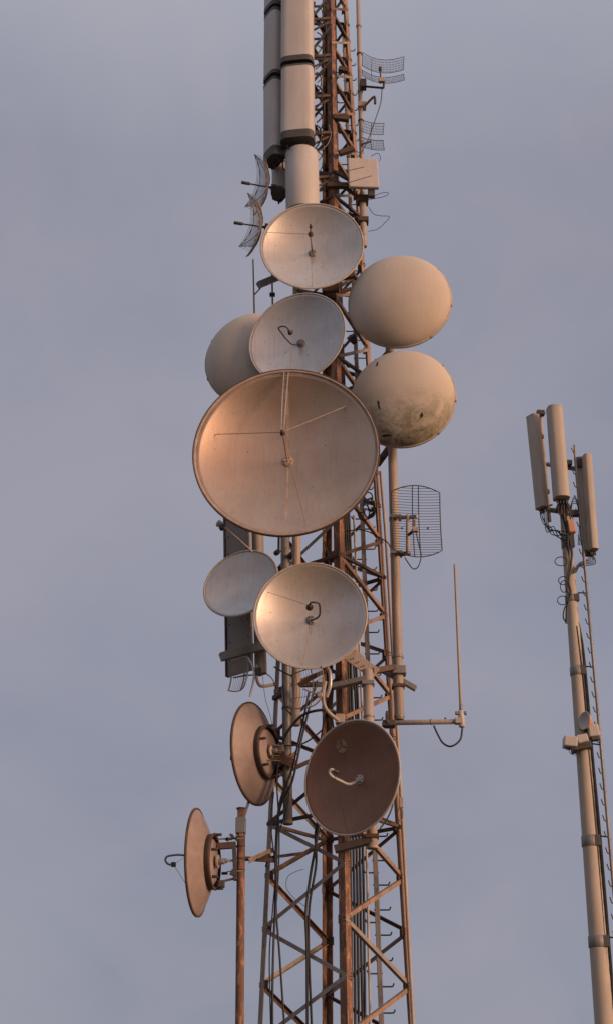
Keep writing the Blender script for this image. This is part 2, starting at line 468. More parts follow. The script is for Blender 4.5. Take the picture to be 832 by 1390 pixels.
# right mounting pipe (radomes, grid antenna)
pa, pb = P(541.5, 977, 22.15), P(526, 372, 22.45)
right_pipe = pole('mounting_pipe', 'long grey mounting pipe running down from behind the two right domes', 'pipe', pa, pb, .078, 'pale',
                  collars=[(.003, .05, .084, 'grey'), (.085, .06, .092, 'grey'), (.12, .05, .09, 'grey')])
M1 = right_pipe
# bracket assembly of the right pipe
bk = right_pipe
bk.w('bracket_arm', MB().bar(P(466, 884, 21.75), P(510, 915, 21.75), .20, .03, up=(0, 1, 0)), M_['pale'], bevel=.004)
bk.w('bracket_arm', MB().bar(P(503, 912, 21.78), P(534, 906, 22.0), .13, .09), M_['darkrust'], bevel=.006)
bk.w('bracket_arm', MB().bar(P(516, 908, 22.25), P(564, 935, 22.25), .10, .08), M_['grey'], bevel=.006)
bk.w('clamp', MB().box(P(541, 911, 22.15), (.22, .22, .13)), M_['grey'], bevel=.01)
bk.w('clamp', MB().box(P(540, 932, 22.17), (.2, .21, .05)), M_['darkrust'], bevel=.008)
bk.w('clamp_arm', MB().bar(P(527, 480, 22.3), corner('R', P(527, 480, 22.4).z), .1, .1), M_['darkrust'])
bk.w('clamp_arm', MB().bar(P(530, 605, 22.3), corner('R', P(530, 605, 22.4).z), .08, .1), M_['darkrust'])
for k in range(5):
    c = P(472 + k * 7, 889 + k * 5, 21.72); bk.w('bolt', MB().cyl(c, c - V((0, .02, 0)), .012, 6), M_['darkrust'])

# pale pipe behind the brown dish
wa, wb = P(505, 1152, 21.75), P(498.5, 909, 21.75)
white_pipe = pole('mounting_pipe', 'short pale pipe standing behind the dark brown dish', 'pipe', wa, wb, .08, 'pale',
                  collars=[(0, .04, .088, 'pale'), (.18, .03, .087, 'grey'), (.72, .03, .087, 'grey'), (.9, .03, .087, 'grey')])
white_pipe.w('bracket_arm', MB().bar(P(451, 932, 21.85), P(496, 922, 21.75), .14, .08), M_['grey'], bevel=.006)
white_pipe.w('bracket_arm', MB().bar(P(454, 1153, 21.8), P(505, 1140, 21.75), .16, .1), M_['cap'], bevel=.006)
white_pipe.w('clamp', MB().box(P(499, 928, 21.75), (.2, .2, .07)), M_['grey'], bevel=.01)
white_pipe.w('clamp', MB().box(P(504, 1136, 21.75), (.21, .21, .06)), M_['darkrust'], bevel=.01)

ga, gb = P(391, 1119, 22.35), P(386, 640, 22.5)
grey_pole = pole('mounting_pipe', 'grey pipe left inside the tower, open lower end above the bottom braces', 'pipe', ga, gb, .073, 'grey',
                 collars=[(0, .05, .079, 'rustlt'), (.3, .04, .08, 'darkrust'), (.62, .04, .08, 'grey')])
for yy in (760, 935, 1040):
    q = P(391, yy, 22.4); grey_pole.w('clamp_arm', MB().bar(q, corner('L', q.z), .07, .07), M_['darkrust'])
ka, kb = P(402, 985, 22.0), P(403, 262, 22.2)
pink_pole = pole('mounting_pipe', 'brownish pipe behind the stack of centre dishes', 'pipe', ka, kb, .07, 'pale',
                 collars=[(.1, .04, .078, 'grey'), (.4, .04, .078, 'grey'), (.55, .04, .078, 'grey')])
for yy in (300, 395, 560, 745, 930):
    q = P(403, yy, 22.1); pink_pole.w('clamp_arm', MB().bar(q, corner('N' if yy != 745 else 'L', q.z), .08, .06), M_['darkrust'])

# rust pole on the far left
r1 = P(328, 1098, 22.2); r0 = P(326, 1330, 22.2); r0 = r1 + (r0 - r1) * ((r1.z - 2.4) / (r1.z - r0.z))
rust_pole = Thing('stub_pole', 'rusty orange pole left of the tower, upright beside the backward dish', 'pole', r0)
rust_pole.w('shaft', MB().cyl(r0, r1, .062, 20), M_['rusty'])
def on_rust(py): return P(327.4 - (py - 1098) * .008, py, 22.2)
rust_pole.w('sleeve', MB().box(on_rust(1121), (.155, .15, .24)), M_['grey'], bevel=.012)
for py in (1138, 1150, 1167, 1182, 1098.5):
    c = on_rust(py); rust_pole.w('clamp_ring', MB().cyl(c, c + V((0, 0, .02)), .07, 20), M_['darkrust'])
cL = corner('L', on_rust(1165).z + .02)
rust_pole.w('stay_arm', MB().bar(on_rust(1166) + V((.14, 0, -.02)), P(412, 1158, 22.6), .055, .04), M_['darkrust'])
rust_pole.w('stay_arm', MB().tube(smooth_path([on_rust(1168), P(352, 1166, 22.2), P(366, 1160, 22.3), cL], 5), .013, 8), M_['cable'])
rust_pole.w('stay_arm', MB().prism(LPROF(.07, .009), P(340, 1171, 22.15), P(373, 1156, 22.3)), M_['rustlt'])
rust_pole.w('stay_arm', MB().bar(on_rust(1165), P(373, 1168, 22.3), .05, .06), M_['darkrust'])
c0 = r0 + V((0, 0, .2)); rust_pole.w('stay_arm', MB().bar(c0, corner('L', c0.z), .06, .06), M_['rusty'])

# thin rods and boom upper left
rd = Thing('rod_antenna', 'thin upright rod left of the second open dish, the longer of two', 'antenna', P(345.5, 425, 22.3), group='thin rods')
rd.w('rod', MB().tube([P(345.5, 425, 22.3), P(343.8, 352, 22.3)], [.016, .013], 8), M_['wirelt'])
rd.w('stay', MB().tube([P(344.8, 401, 22.3), P(354, 391, 22.3)], .012, 6), M_['wire'])
rd = Thing('rod_antenna', 'short thin rod just above the left edge of the second open dish', 'antenna', P(370.5, 425, 22.4), group='thin rods')
rd.w('rod', MB().tube([P(370.5, 425, 22.4), P(369.5, 372, 22.4)], .017, 8), M_['wirelt'])
rd.w('clamp', MB().box(P(370, 400, 22.4), (.1, .1, .03)), M_['wire'])
bo = Thing('support_boom', 'grey box section boom poking out left below the top dish', 'boom', P(395, 368, 22.3))
bo.w('beam', MB().bar(P(351, 387, 22.0), P(402, 366, 22.3), .10, .11), M_['grey'], bevel=.006)
bo.w('clamp', MB().box(P(401, 367, 22.25), (.2, .2, .12)), M_['darkrust'], bevel=.006)

# ------------------------------------------------------------------ dishes
def basis(az, el):
    a, e = R(az), R(el)
    b = V((math.sin(a) * math.cos(e), -math.cos(a) * math.cos(e), math.sin(e)))
    x = V((0, 0, 1)).cross(b).normalized(); y = b.cross(x)
    return Matrix((x, y, b)).transposed()

def bbox_circle(c, M, r):
    xs = []; ys = []
    for k in range(72):
        a = 2 * PI * k / 72
        q = proj(c + M @ V((r * math.cos(a), r * math.sin(a), 0))); xs.append(q[0]); ys.append(q[1])
    return min(xs), min(ys), max(xs), max(ys)

def fit(x0, y0, x1, y1, Y, az, el=0, tall=False):
    """radius and centre of a rim whose picture box is given (height sets the radius, azimuth given)"""
    M = basis(az, el); c = P((x0 + x1) / 2, (y0 + y1) / 2, Y); r = 1.0; px, py = (x0 + x1) / 2, (y0 + y1) / 2
    for _ in range(12):
        b = bbox_circle(c, M, r)
        ar = math.sqrt(((x1 - x0) * (y1 - y0)) / max(1e-6, (b[2] - b[0]) * (b[3] - b[1])))
        r *= (y1 - y0) / (b[3] - b[1]) if tall else ar
        b = bbox_circle(c, M, r)
        px += (x0 + x1 - b[0] - b[2]) / 2; py += (y0 + y1 - b[1] - b[3]) / 2
        c = P(px, py, Y)
    b = bbox_circle(c, M, r)
    print('fit', (x0, y0, x1, y1), '->', [round(v) for v in b], 'r', round(r, 3))
    return c, M, r

def shell_profile(Rr, d, th=.014, n=22):
    inner = [(Rr * i / n, -d * (1 - (i / n) ** 2)) for i in range(n + 1)]
    outer = [(Rr * i / n + .004, -d * (1 - (i / n) ** 2) - th) for i in range(n, -1, -1)]
    outer[-1] = (0, outer[-1][1])
    return inner + outer

def ring_prof(Rr, w, h, z0):
    return [(Rr - w / 2, z0), (Rr + w / 2, z0), (Rr + w / 2, z0 + h), (Rr - w / 2, z0 + h)]

def dish(label, box, Y, az, el=0, depth=.27, mats=('dish', 'rim'), plate=.075, bolts=(.35, .72), target=None, rimw=.03, group='open dishes', arm=None, wires=(), feed=None, back='small', name='dish_antenna', nb=8, plate_mat='grey', armr=.014, arm_mat='grey'):
    c, M, r = fit(*box, Y, az, el)
    t = Thing(name, label, 'dish antenna', c, M, group)
    d = depth * r
    rimw *= r / .9
    refl = t.l('reflector', MB().lathe(shell_profile(r - rimw * .3, d), 96), M_[mats[0]])
    # rolled rim
    mb = MB(); pr = [(r + rimw * .5 * math.cos(a), rimw * .45 * math.sin(a) - .004) for a in [2 * PI * k / 10 for k in range(10)]]
    mb.lathe(pr, 96, close=True)
    mb.lathe([(r - rimw * .9, -.012), (r - rimw * .2, -.004), (r - rimw * .2, -.02)], 96)
    t.l('rim', mb, M_[mats[1]])
    # bolts on the face
    sc = r / .9
    for j, br in enumerate(bolts):
        nn = nb if j else max(3, nb // 2)
        for k in range(nn):
            a = 2 * PI * (k + .5 * j + .3) / nn; rr = br * r; z = -d * (1 - br * br)
            t.l('bolt', MB().lathe([(0, .007), (.008 * sc, .006), (.011 * sc, 0)], 8, (rr * math.cos(a), rr * math.sin(a), z)), M_['back'], refl)
    if plate:
        hb = t.l('hub_plate', MB().lathe([(0, .024), (plate * .86, .024), (plate, .014), (plate, -.01)], 32, (0, 0, -d)), M_[plate_mat])
        for k in range(6):
            a = PI / 3 * k; t.l('bolt', MB().cyl((plate * .72 * math.cos(a), plate * .72 * math.sin(a), -d + .024), (plate * .72 * math.cos(a), plate * .72 * math.sin(a), -d + .036), .008, 6), M_['darkrust'], hb)
    if plate and mats[0] in ('dish', 'dish2'):
        mb = MB(); y0 = -plate * .8; n_ = 14; Lw = .22 * r
        vs = []
        for i in range(n_ + 1):
            y = y0 - Lw * i / n_; w_ = .035 * sc * (1 - i / n_) ** .7 * (1 + .35 * math.sin(i * 2.1)) + .002
            for x_ in (-w_, w_):
                vs.append((x_ + .006 * math.sin(i), y, -d * (1 - (x_ * x_ + y * y) / r ** 2) + .003))
        mb.add(vs, [(2 * i, 2 * i + 2, 2 * i + 3, 2 * i + 1) for i in range(n_)], True)
        t.l('rust_stain', mb, M_['stainm'], refl)
    if arm:
        pts = [V((0, 0, -d))] + [t.loc_px(*a) for a in arm]
        sm = smooth_path(pts, 5)
        ao = t.l('feed_arm', MB().tube(sm, armr, 10), M_[arm_mat])
        e = pts[-1]; dd = (V((0, 0, -d)) - e).normalized()
        if feed: t.l('feed_horn', MB().lathe([(0, -.03), (feed * .5, -.03), (feed * .55, .03), (feed, .05), (feed * .9, .055), (0, .04)], 20, e, frame(dd)), M_['wire'], ao)
    for wv in wires:
        a = t.loc_px(*wv[0]) if len(wv[0]) == 3 else V(wv[0][:3])
        rr, ang = wv[1]; z = -d * (1 - rr * rr)
        b = V((rr * r * math.cos(R(ang)), rr * r * math.sin(R(ang)), z))
        t.l('guy_wire', MB().tube([a, b], wv[2] if len(wv) > 2 else .004, 5), M_[wv[3] if len(wv) > 3 else 'wirelt'])
    # back: ring, spokes, hub and clamp on the support
    zb = -d * (1 - .4 ** 2)
    mb = MB()
    br_ = .42 * r
    mb.lathe([(br_ - .03, zb - .02), (br_ + .03, zb - .01), (br_ + .025, zb - .16), (br_ - .03, zb - .16)], 48, close=True)
    bo_ = t.l('back_ring', mb, M_['darkrust'])
    mb = MB()
    for k in range(4):
        a = PI / 4 + PI / 2 * k
        mb.bar((0, 0, -d - .16), (br_ * math.cos(a), br_ * math.sin(a), zb - .1), .05, .06)
    mb.cyl((0, 0, -d - .22), (0, 0, -d - .01), .11 * sc, 24)
    t.l('back_frame', mb, M_['grey'])
    if target is not None:
        q = t.loc_w(target)
        for kk in range(2):
            o_ = V((.06 * (kk * 2 - 1), 0, 0)); sag = V((.12 * (kk * 2 - 1), -.32 - .1 * kk, -.1))
            pth = smooth_path([V((0, 0, -d - .2)) + o_, (V((0, 0, -d)) + q) / 2 + sag, q + V((.1, -.25, 0)), q + V((.12, -.7, -.02))], 6)
            t.l('pigtail_cable', MB().tube(pth, .012, 6), M_['cable'])
        mb = MB().bar((0, 0, -d - .14), q, .09, .1)
        mb.box(q, (.2, .22, .16))
        t.l('mount_bracket', mb, M_['darkrust'], bevel=.006)
        for s_ in (-1, 1):
            t.l('adjusting_strut', MB().tube([(s_ * br_ * .9, -br_ * .3, zb - .1), q + V((0, -.1, 0))], .014, 8), M_['grey'])
    return t, c, M, r, d

# A: top open dish
tA, cA, MA, rA, dA = dish('topmost open dish with a straight feed stalk, below the round grey panel', (355, 276, 492, 392), 21.55, -3, 0, .27,
    arm=[(421.5, 322, .35), (421.5, 306, .62)], feed=.03, armr=.010, arm_mat='darkrust', bolts=(.4, .72),
    wires=[((421.5, 318, .4), (.96, 158)), ((421.5, 318, .4), (.96, 22)), ((421.5, 318, .4), (.95, 270))], target=P(403, 325, 22.1), mats=('dish', 'rimlight'))
e = tA.loc_px(421.5, 318, .42)
tA.l('feed_collar', MB().cyl(e - V((0, 0, .02)), e + V((0, 0, .02)), .045, 16), M_['darkrust'])
# B
tB, cB, MB_, rB, dB = dish('second open dish from the top with a hooked feed arm', (337, 400, 470, 517), 20.95, -20, 0, .25,
    arm=[(396, 467, .05), (379.5, 448, .32), (380, 444, .36), (386, 443, .36), (391, 446, .34), (393, 450, .33)], feed=.045, armr=.012, arm_mat='wire', mats=('dish2', 'rimlight'),
    wires=[((396, 467, .05), (.97, 262))], target=P(403, 462, 22.1))
# C big
tC, cC, MC, rC, dC = dish('huge bronze coloured open dish in the middle of the tower, the largest of all', (265, 503, 512, 727), 20.45, -4, 0, .26,
    plate=.09, mats=('bronze', 'rim'), bolts=(.45, .8), rimw=.034, plate_mat='rim', target=P(403, 600, 22.1), nb=10)
t = tC; FP = V((0, 0, .62))
mb = MB()
for s_ in (-1, 1): mb.tube([(s_ * .035, rC * .985, .0), (s_ * .03, rC * .5, .33), (s_ * .02, .02, FP.z)], .013, 8)
for k in range(1, 9): 
    q = V((0, rC * .985, 0)).lerp(V((0, .02, FP.z)), k / 9); mb.box(q, (.07, .012, .012))
t.l('feed_strut', mb, M_['bronze'])
fs = t.l('feed_stalk', MB().tube([(0, 0, -dC), (0, 0, FP.z)], .012, 8), M_['rim'])
t.l('feed_horn', MB().cyl((0, 0, FP.z - .06), (0, 0, FP.z + .04), .04, 16, .03), M_['darkrust'], fs)
for rr, ang, w_ in ((.84, 161, .006), (.86, 41, .009), (.9, -76, .005)):
    b = V((rr * rC * math.cos(R(ang)), rr * rC * math.sin(R(ang)), -dC * (1 - rr * rr)))
    t.l('guy_wire', MB().tube([FP, b], w_, 6), M_['wirelt'])
mb = MB()     # flat cover strip on the seam below the hub
for s0 in range(24):
    for sgn in (1, -1):
        a, b = .06 + .93 * s0 / 24, .06 + .93 * (s0 + 1) / 24
        pts = []
        hw = .03 if sgn > 0 else .02
        for rr, xx in ((a, -hw), (a, hw), (b, hw), (b, -hw)):
            pts.append(V((xx, sgn * rr * rC, -dC * (1 - rr * rr) + .006)))
        mb.add(pts, [(0, 1, 2, 3) if sgn < 0 else (3, 2, 1, 0)])
t.l('seam_strip', mb, M_['rim'])
t.l('outer_band', MB().lathe([(rC + .012, -.03), (rC + .028, -.03), (rC + .028, .022), (rC + .012, .022)], 96, close=True), M_['darkrust'])
# D
tD, cD, MD, rD, dD = dish('open dish with a square bent feed arm, directly under the huge bronze dish', (345, 764, 497, 908), 21.2, -3, 0, .27,
    arm=[(427, 840.5, -.1), (433, 836, .0), (434, 828, .3), (433, 820, .52), (429, 818, .56), (422, 818, .56), (420, 823, .5)], feed=.055, armr=.014, arm_mat='wire', mats=('dish', 'rimlight'),
    wires=[((421, 822, .5), (.9, 148)), ((421, 846, -.1), (.97, 262))], target=P(403, 838, 22.1))
# E
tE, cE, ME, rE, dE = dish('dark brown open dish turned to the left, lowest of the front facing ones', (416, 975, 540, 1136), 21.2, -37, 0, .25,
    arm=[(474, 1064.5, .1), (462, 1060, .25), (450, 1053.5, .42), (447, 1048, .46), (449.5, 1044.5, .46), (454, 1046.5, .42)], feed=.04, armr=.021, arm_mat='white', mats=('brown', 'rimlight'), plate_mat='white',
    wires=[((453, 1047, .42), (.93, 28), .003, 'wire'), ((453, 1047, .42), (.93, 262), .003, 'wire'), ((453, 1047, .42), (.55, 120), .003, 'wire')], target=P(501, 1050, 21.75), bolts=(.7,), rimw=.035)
mk = tE.loc_px(465, 1013, -dE * .6)
mb = MB()
for k in range(3):
    a0 = R(-26 + 120 * k + 7); a1 = R(-26 + 120 * (k + 1) - 7); pts2 = [(mk.x + .012 * math.cos((a0 + a1) / 2), mk.y + .012 * math.sin((a0 + a1) / 2))]
    for q in range(11):
        a = a0 + (a1 - a0) * q / 10; pts2.append((mk.x + .092 * math.cos(a), mk.y + .10 * math.sin(a)))
    mb.add([V((x, y, -dE * (1 - (x * x + y * y) / ((rE - .01) ** 2)) + .007)) for x, y in pts2], [list(range(len(pts2)))])
tE.l('emblem', mb, M_['rustlt'])

# small offset dish, left
tS, cS, MS, rS, dS = dish('small plain pale dish turned left beside the tall dark panel', (277, 748, 377, 836), 21.9, -20, 13, .14,
    plate=0, bolts=(.42,), mats=('dish2', 'rimlight'), rimw=.05, target=P(388, 790, 22.4), nb=10)
top = V((rS * .1, rS * .97, 0))
fe = tS.loc_px(302, 713, .75)
ao = tS.l('feed_arm', MB().tube([tS.loc_px(343, 749, .0), tS.loc_px(322, 730, .35), fe], .014, 8), M_['rimlight'])
tS.l('feed_horn', MB().cyl(fe, fe + V((-.07, .04, .02)), .045, 16, .06), M_['white'], ao)
tS.l('feed_horn', MB().box(fe + V((.0, -.04, .0)), (.07, .09, .08)), M_['wire'], ao, bevel=.01)
tS.l('guy_wire', MB().tube([tS.loc_px(318, 834, 0), tS.loc_px(343, 853, -.4)], .006, 5), M_['wirelt'])

# back-seen dishes
def back_dish(label, box, Y, az, depth, el=0, target=None, hook=None, extra=None):
    c, M, r = fit(*box, Y, az, el, tall=True)
    t = Thing('dish_antenna', label, 'dish antenna', c, M, 'dishes seen from behind'); d = depth * r
    t.l('reflector', MB().lathe(shell_profile(r, d), 96), M_['back'])
    t.l('rim', MB().lathe([(r - .012, .006), (r + .014, .006), (r + .018, -.02), (r - .004, -.03)], 96, close=True), M_['darkrust'])
    br = r * .5; zb = -d * (1 - .5 ** 2)
    # ring channel standing off the back
    t.l('back_ring', MB().lathe([(br - .012, zb + .01), (br + .012, zb + .015), (br + .02, zb - .07), (br + .03, zb - .10), (br - .02, zb - .10), (br - .02, zb - .09), (br + .0, zb - .08)], 64, close=True), M_['darkrust'])
    t.l('back_plate', MB().lathe([(0, -d - .03), (br * .8, -d - .02), (br * .97, zb - .03)], 48), M_['back'])
    mb = MB()
    for k in range(6):
        a = R(k * 60 + 15); t.l('ring_lug', MB().cyl((br * math.cos(a), br * math.sin(a), zb - .12), (br * math.cos(a), br * math.sin(a), zb - .21), .022, 8), M_['wire'])
    hub = t.l('hub', MB().cyl((0, 0, zb - .24), (0, 0, zb - .09), .045, 20), M_['grey'])
    t.l('hub_flange', MB().cyl((0, 0, zb - .15), (0, 0, zb - .12), .1, 24), M_['rim'], hub)
    return t, c, M, r, d, br, zb
tG, cG, MG, rG, dG, brG, zG = back_dish('lowest dish at the far left, seen from behind, hooked feed poking out left', (253, 1098, 281, 1244), 22.0, -99, .31)
hk = [(0, 0, -dG), (0, 0, .12)]
a = smooth_path([V((0, 0, -dG)), tG.loc_w(P(250, 1161, 22.05)), tG.loc_w(P(235, 1161, 22.05)), tG.loc_w(P(227, 1163, 22.05)), tG.loc_w(P(225, 1168, 22.05)), tG.loc_w(P(229, 1173, 22.05)), tG.loc_w(P(236, 1173.5, 22.05))], 6)
ha = tG.l('feed_arm', MB().tube(a, .016, 10), M_['grey'])
e = a[-1]; tG.l('feed_horn', MB().box(e, (.05, .07, .07)), M_['cap'], ha, bevel=.01)
tG.l('guy_wire', MB().tube([e, tG.loc_w(P(256, 1205, 22.0))], .004, 5), M_['wirelt'])
tG.l('guy_wire', MB().tube([e, tG.loc_w(P(254, 1162, 21.6))], .003, 5), M_['wirelt'])
# its mount
for (x0, y0, x1, y1, w_, m_) in ((290, 1139, 332, 1138, .022, 'grey'), (294, 1149, 320, 1147, .09, 'darkrust'), (296, 1168.5, 322, 1168, .03, 'grey'), (299, 1197, 321, 1192, .03, 'darkrust'), (308, 1183, 332, 1182, .014, 'grey')):
    tG.w('mount_strut', MB().bar(P(x0, y0, 22.1), P(x1, y1, 22.15), w_, w_), M_[m_])
tG.w('mount_bracket', MB().bar(P(318, 1145, 22.15), P(320, 1195, 22.15), .06, .1), M_['cap'], bevel=.005)
mb = MB()
for k in range(7):
    q = P(308 + random.random() * 14, 1132 + random.random() * 10, 22.1); mb.box(q, (.05, .06, .03), Matrix.Rotation(random.random() * 3, 3, 'Y'))
tG.w('clamp_nut', mb, M_['cap'])
mb = MB().box(P(301, 1200, 22.05), (.1, .1, .1)); tG.w('clamp_nut', mb, M_['cap'], bevel=.01)
mb = MB().box(P(317, 1185, 22.1), (.08, .08, .08), Matrix.Rotation(.5, 3, 'Y')); tG.w('clamp_nut', mb, M_['cap'])
tG.w('adjuster', MB().cyl(P(303, 1168.5, 22.05), P(309, 1168.5, 22.05), .035, 8), M_['grey'])

tF, cF, MF, rF, dF, brF, zF = back_dish('pinkish dish seen from behind at the left leg, bracket clamped to the leg', (314, 954, 373, 1093), 22.3, -114, .31)
qF = P(370, 1020, 22.35)
tF.w('mount_bracket', MB().bar(P(352, 1018, 22.4), P(400, 1037, 22.2), .11, .14), M_['rusty'], bevel=.006)
tF.w('mount_bracket', MB().box(P(372, 1018, 22.25), (.32, .16, .13), Matrix.Rotation(R(-8), 3, 'Y')), M_['grey'], bevel=.01)
tF.w('clamp', MB().box(P(357, 1022, 22.2), (.07, .1, .26)), M_['wire'], bevel=.008)
tF.w('clamp', MB().box(P(380, 1016, 22.15), (.05, .1, .2)), M_['darkrust'], bevel=.008)
for py in (1010, 1017, 1024, 1031):
    tF.w('bolt', MB().tube([P(350, py, 22.15), P(381, py + 2, 22.1)], .01, 6), M_['grey'])
tF.w('brace_strut', MB().tube(smooth_path([P(338.5, 1060, 22.25), P(338.5, 1084, 22.25), P(334, 1100, 22.2), P(327, 1121, 22.2)], 6), [.022] * 19, 10), M_['grey'])
tF.w('brace_strut', MB().bar(P(378, 1040, 22.3), P(402, 1022, 22.3), .06, .05), M_['rusty'])
tF.w('rim_clip', MB().box(P(314.5, 1029, 22.45), (.04, .08, .05)), M_['wire'])

# ------------------------------------------------------------------ domes
def dome(label, box, Y, az, el, bulge, mat, target, clips=(20, 95, 160, 230, 305), shroud=.10, group='domed dishes'):
    c, M, r = fit(*box, Y, az, el)
    t = Thing('radome_antenna', label, 'domed antenna', c, M, group)
    n = 26
    pr = [(r * math.sin(PI / 2 * i / n) ** 1.0, bulge * r * math.cos(PI / 2 * i / n)) for i in range(n + 1)]
    t.l('cover', MB().lathe(pr, 96), M_[mat])
    ring = t.l('rim', MB().lathe([(r - .01, .012), (r + .02, .01), (r + .024, -.03), (r - .01, -.034)], 96, close=True), M_['rimlight'])
    t.l('gasket', MB().lathe([(r - .01, -.036), (r + .016, -.036), (r + .012, -.05), (r - .01, -.05)], 96, close=True), M_['cap'])
    for a in clips:
        a = R(a); q = V(((r + .02) * math.cos(a), (r + .02) * math.sin(a), -.01)); 
        MM = Matrix.Rotation(a, 3, 'Z'); t.l('clip', MB().box(q, (.022, .036, .055), MM), M_['rim'], ring, bevel=.005)
    if shroud > .2: pr = [(r - .012, -.05), (r - .014, -shroud), (r * .97, -shroud - .04), (r * .5, -shroud - .2), (0, -shroud - .24)]
    else: pr = [(r - .014, -.05), (r * .97, -.09), (r * .82, -.2), (r * .5, -.34), (.0, -.40)]
    t.l('back_shell', MB().lathe(pr, 96), M_['radome'])
    mb = MB(); zb = pr[-1][1]
    mb.lathe([(.3 * r, zb + .1), (.36 * r, zb + .1), (.36 * r, zb - .1), (.3 * r, zb - .1)], 40, close=True)
    q = t.loc_w(target); mb.bar((0, 0, zb), q, .1, .12); mb.box(q, (.22, .26, .24))
    mb.box((0, 0, zb - .05), (.6 * r, .12, .07))
    t.l('mount_bracket', mb, M_['darkrust'], bevel=.006)
    return t, c, M, r
d1 = dome('clean domed dish, upper of the two at the right of the tower', (474, 349.5, 611, 471), 21.75, -8, -3, .52, 'radome', P(527, 420, 22.42), clips=(40, 118, 215, 305, 350))
d2 = dome('mildew stained domed dish with dark tears, lower of the two at the right', (477, 478, 617, 606), 21.75, -10, -5, .52, 'stained', P(529, 545, 22.38), clips=(38, 120, 212, 310, 352))
# tears and scuffs in the cover of the lower dome
t2, c2, M2, r2 = d2
def surf(px, py, dz=.004):
    """point of the cover under picture point px,py"""
    a = t2.inv @ CAM; b = t2.inv @ P(px, py, 21); d = (b - a).normalized(); s_ = (b - a).length - 3
    for _ in range(3000):
        p = a + d * s_
        rr = math.hypot(p.x, p.y)
        if rr < r2 and p.z <= .52 * math.sqrt(max(0, r2 * r2 - rr * rr)) + dz: return p
        s_ += .004
    return p
for path, w_ in (([(512, 491), (511.5, 495), (510, 497)], 1.3), ([(512, 543.5), (513.5, 547), (513.5, 551), (515.5, 556)], 1.6), ([(572, 560), (571.8, 564), (571, 567)], 2.0), ([(518, 592), (524, 591), (529, 591.5), (531, 590)], 1.8), ([(553, 594), (556, 594.5)], 1.2)):
    L_ = []; R_ = []
    sm = []
    for i in range(len(path) - 1):
        for q in range(4): sm.append((path[i][0] + (path[i + 1][0] - path[i][0]) * q / 4, path[i][1] + (path[i + 1][1] - path[i][1]) * q / 4))
    sm.append(path[-1])
    dx, dy = path[-1][0] - path[0][0], path[-1][1] - path[0][1]; ll = math.hypot(dx, dy); nx, ny = -dy / ll, dx / ll
    for i, (x, y) in enumerate(sm):
        ww = w_ * (.35 + .65 * math.sin(PI * (i + .5) / len(sm))) * random.uniform(.6, 1.2)
        L_.append(surf(x + nx * ww, y + ny * ww)); R_.append(surf(x - nx * ww, y - ny * ww))
    mb = MB(); n = len(L_); mb.add(L_ + R_, [(i, i + 1, n + i + 1, n + i) for i in range(n - 1)])
    t2.l('tear', mb, M_['tear'])
d3 = dome('domed dish at the left, half hidden behind the second open dish', (279, 428, 414, 547), 21.8, -12, -2, .48, 'radome', P(403, 480, 22.1), clips=(150, 200, 290))

# ------------------------------------------------------------------ panel antennas
def panel(label, a, b, w, h, az, mat='panel', group='sector panels', round_=.45, top_cap='cap', bot_cap='cap', cap_h=.10, top_h=.05, name='panel_antenna'):
    """a = foot, b = head (world); w wide, h deep; az facing"""
    a = V(a); b = V(b); zz = (b - a).normalized(); fx = basis(az, 0)
    x = fx.col[0]; yb = zz.cross(x).normalized(); x = yb.cross(zz)
    M = Matrix((x, yb, zz)).transposed()
    t = Thing(name, label, 'panel antenna', a, M, group); L = (b - a).length
    # back flat, front softly rounded (front = -yb side)
    prof = []
    n = 14
    for k in range(n + 1):
        an = PI * k / n
        prof.append((-w / 2 * math.copysign(abs(math.cos(an)) ** round_, math.cos(an)), -h * .5 * abs(math.sin(an)) ** .8 - h * .1))
    prof += [(w / 2, h * .35), (w / 2 - h * .12, h * .5), (-w / 2 + h * .12, h * .5), (-w / 2, h * .35)]
    big = [(x_ * 1.02, y_ * 1.02) for x_, y_ in prof]
    I = Matrix.Identity(3)
    t.l('cover', MB().prism(prof, (0, 0, cap_h), (0, 0, L - top_h), M=I, smooth=True), M_[mat])
    t.l('end_cap', MB().prism(big, (0, 0, .0), (0, 0, cap_h + .002), M=I, smooth=True), M_[bot_cap])
    t.l('end_cap', MB().prism(big, (0, 0, L - top_h - .002), (0, 0, L), M=I, smooth=True), M_[top_cap])
    mb = MB()
    for q in range(4): mb.cyl((-w * .3 + q * w * .2, .02, -.09), (-w * .3 + q * w * .2, .02, .0), .016, 8)
    t.l('connector', mb, M_['wire'])
    mb = MB()
    for f_ in (.2, .8): mb.box((0, h * .5 + .07, L * f_), (.09, .14, .08))
    t.l('mount_bracket', mb, M_['wire'])
    return t, L
def vpx(x0, y0, x1, y1, Y): return P(x0, y0, Y), P(x1, y1, Y)
Yp = 21.75
a, b = vpx(404, 194, 404, 95, Yp); W_ = 45 / F * proj(a)[2]
panel('lower front grey panel above the round stub, dark cap underneath', a, b, W_, .30, -8, group='large stacked panels', cap_h=.17, top_h=.04)
a, b = vpx(403.5, 90, 403.5, -14, Yp)
panel('upper front grey panel cut by the top edge of the picture', a, b, W_, .30, -8, group='large stacked panels', cap_h=.12, top_h=.03)
Yp = 22.1
a, b = vpx(373, 219, 372.5, 114, Yp); W2 = .44
panel('lower left grey panel, beside and behind the front one', a, b, W2, .26, -58, mat='panel', group='large stacked panels', cap_h=.20, top_h=.06)
a, b = vpx(372.5, 109, 373, 20, Yp)
panel('upper left grey panel beside the front column, dark band above and below', a, b, W2, .26, -58, group='large stacked panels', cap_h=.08, top_h=.07)
a, b = vpx(373, 16, 373, -40, Yp)
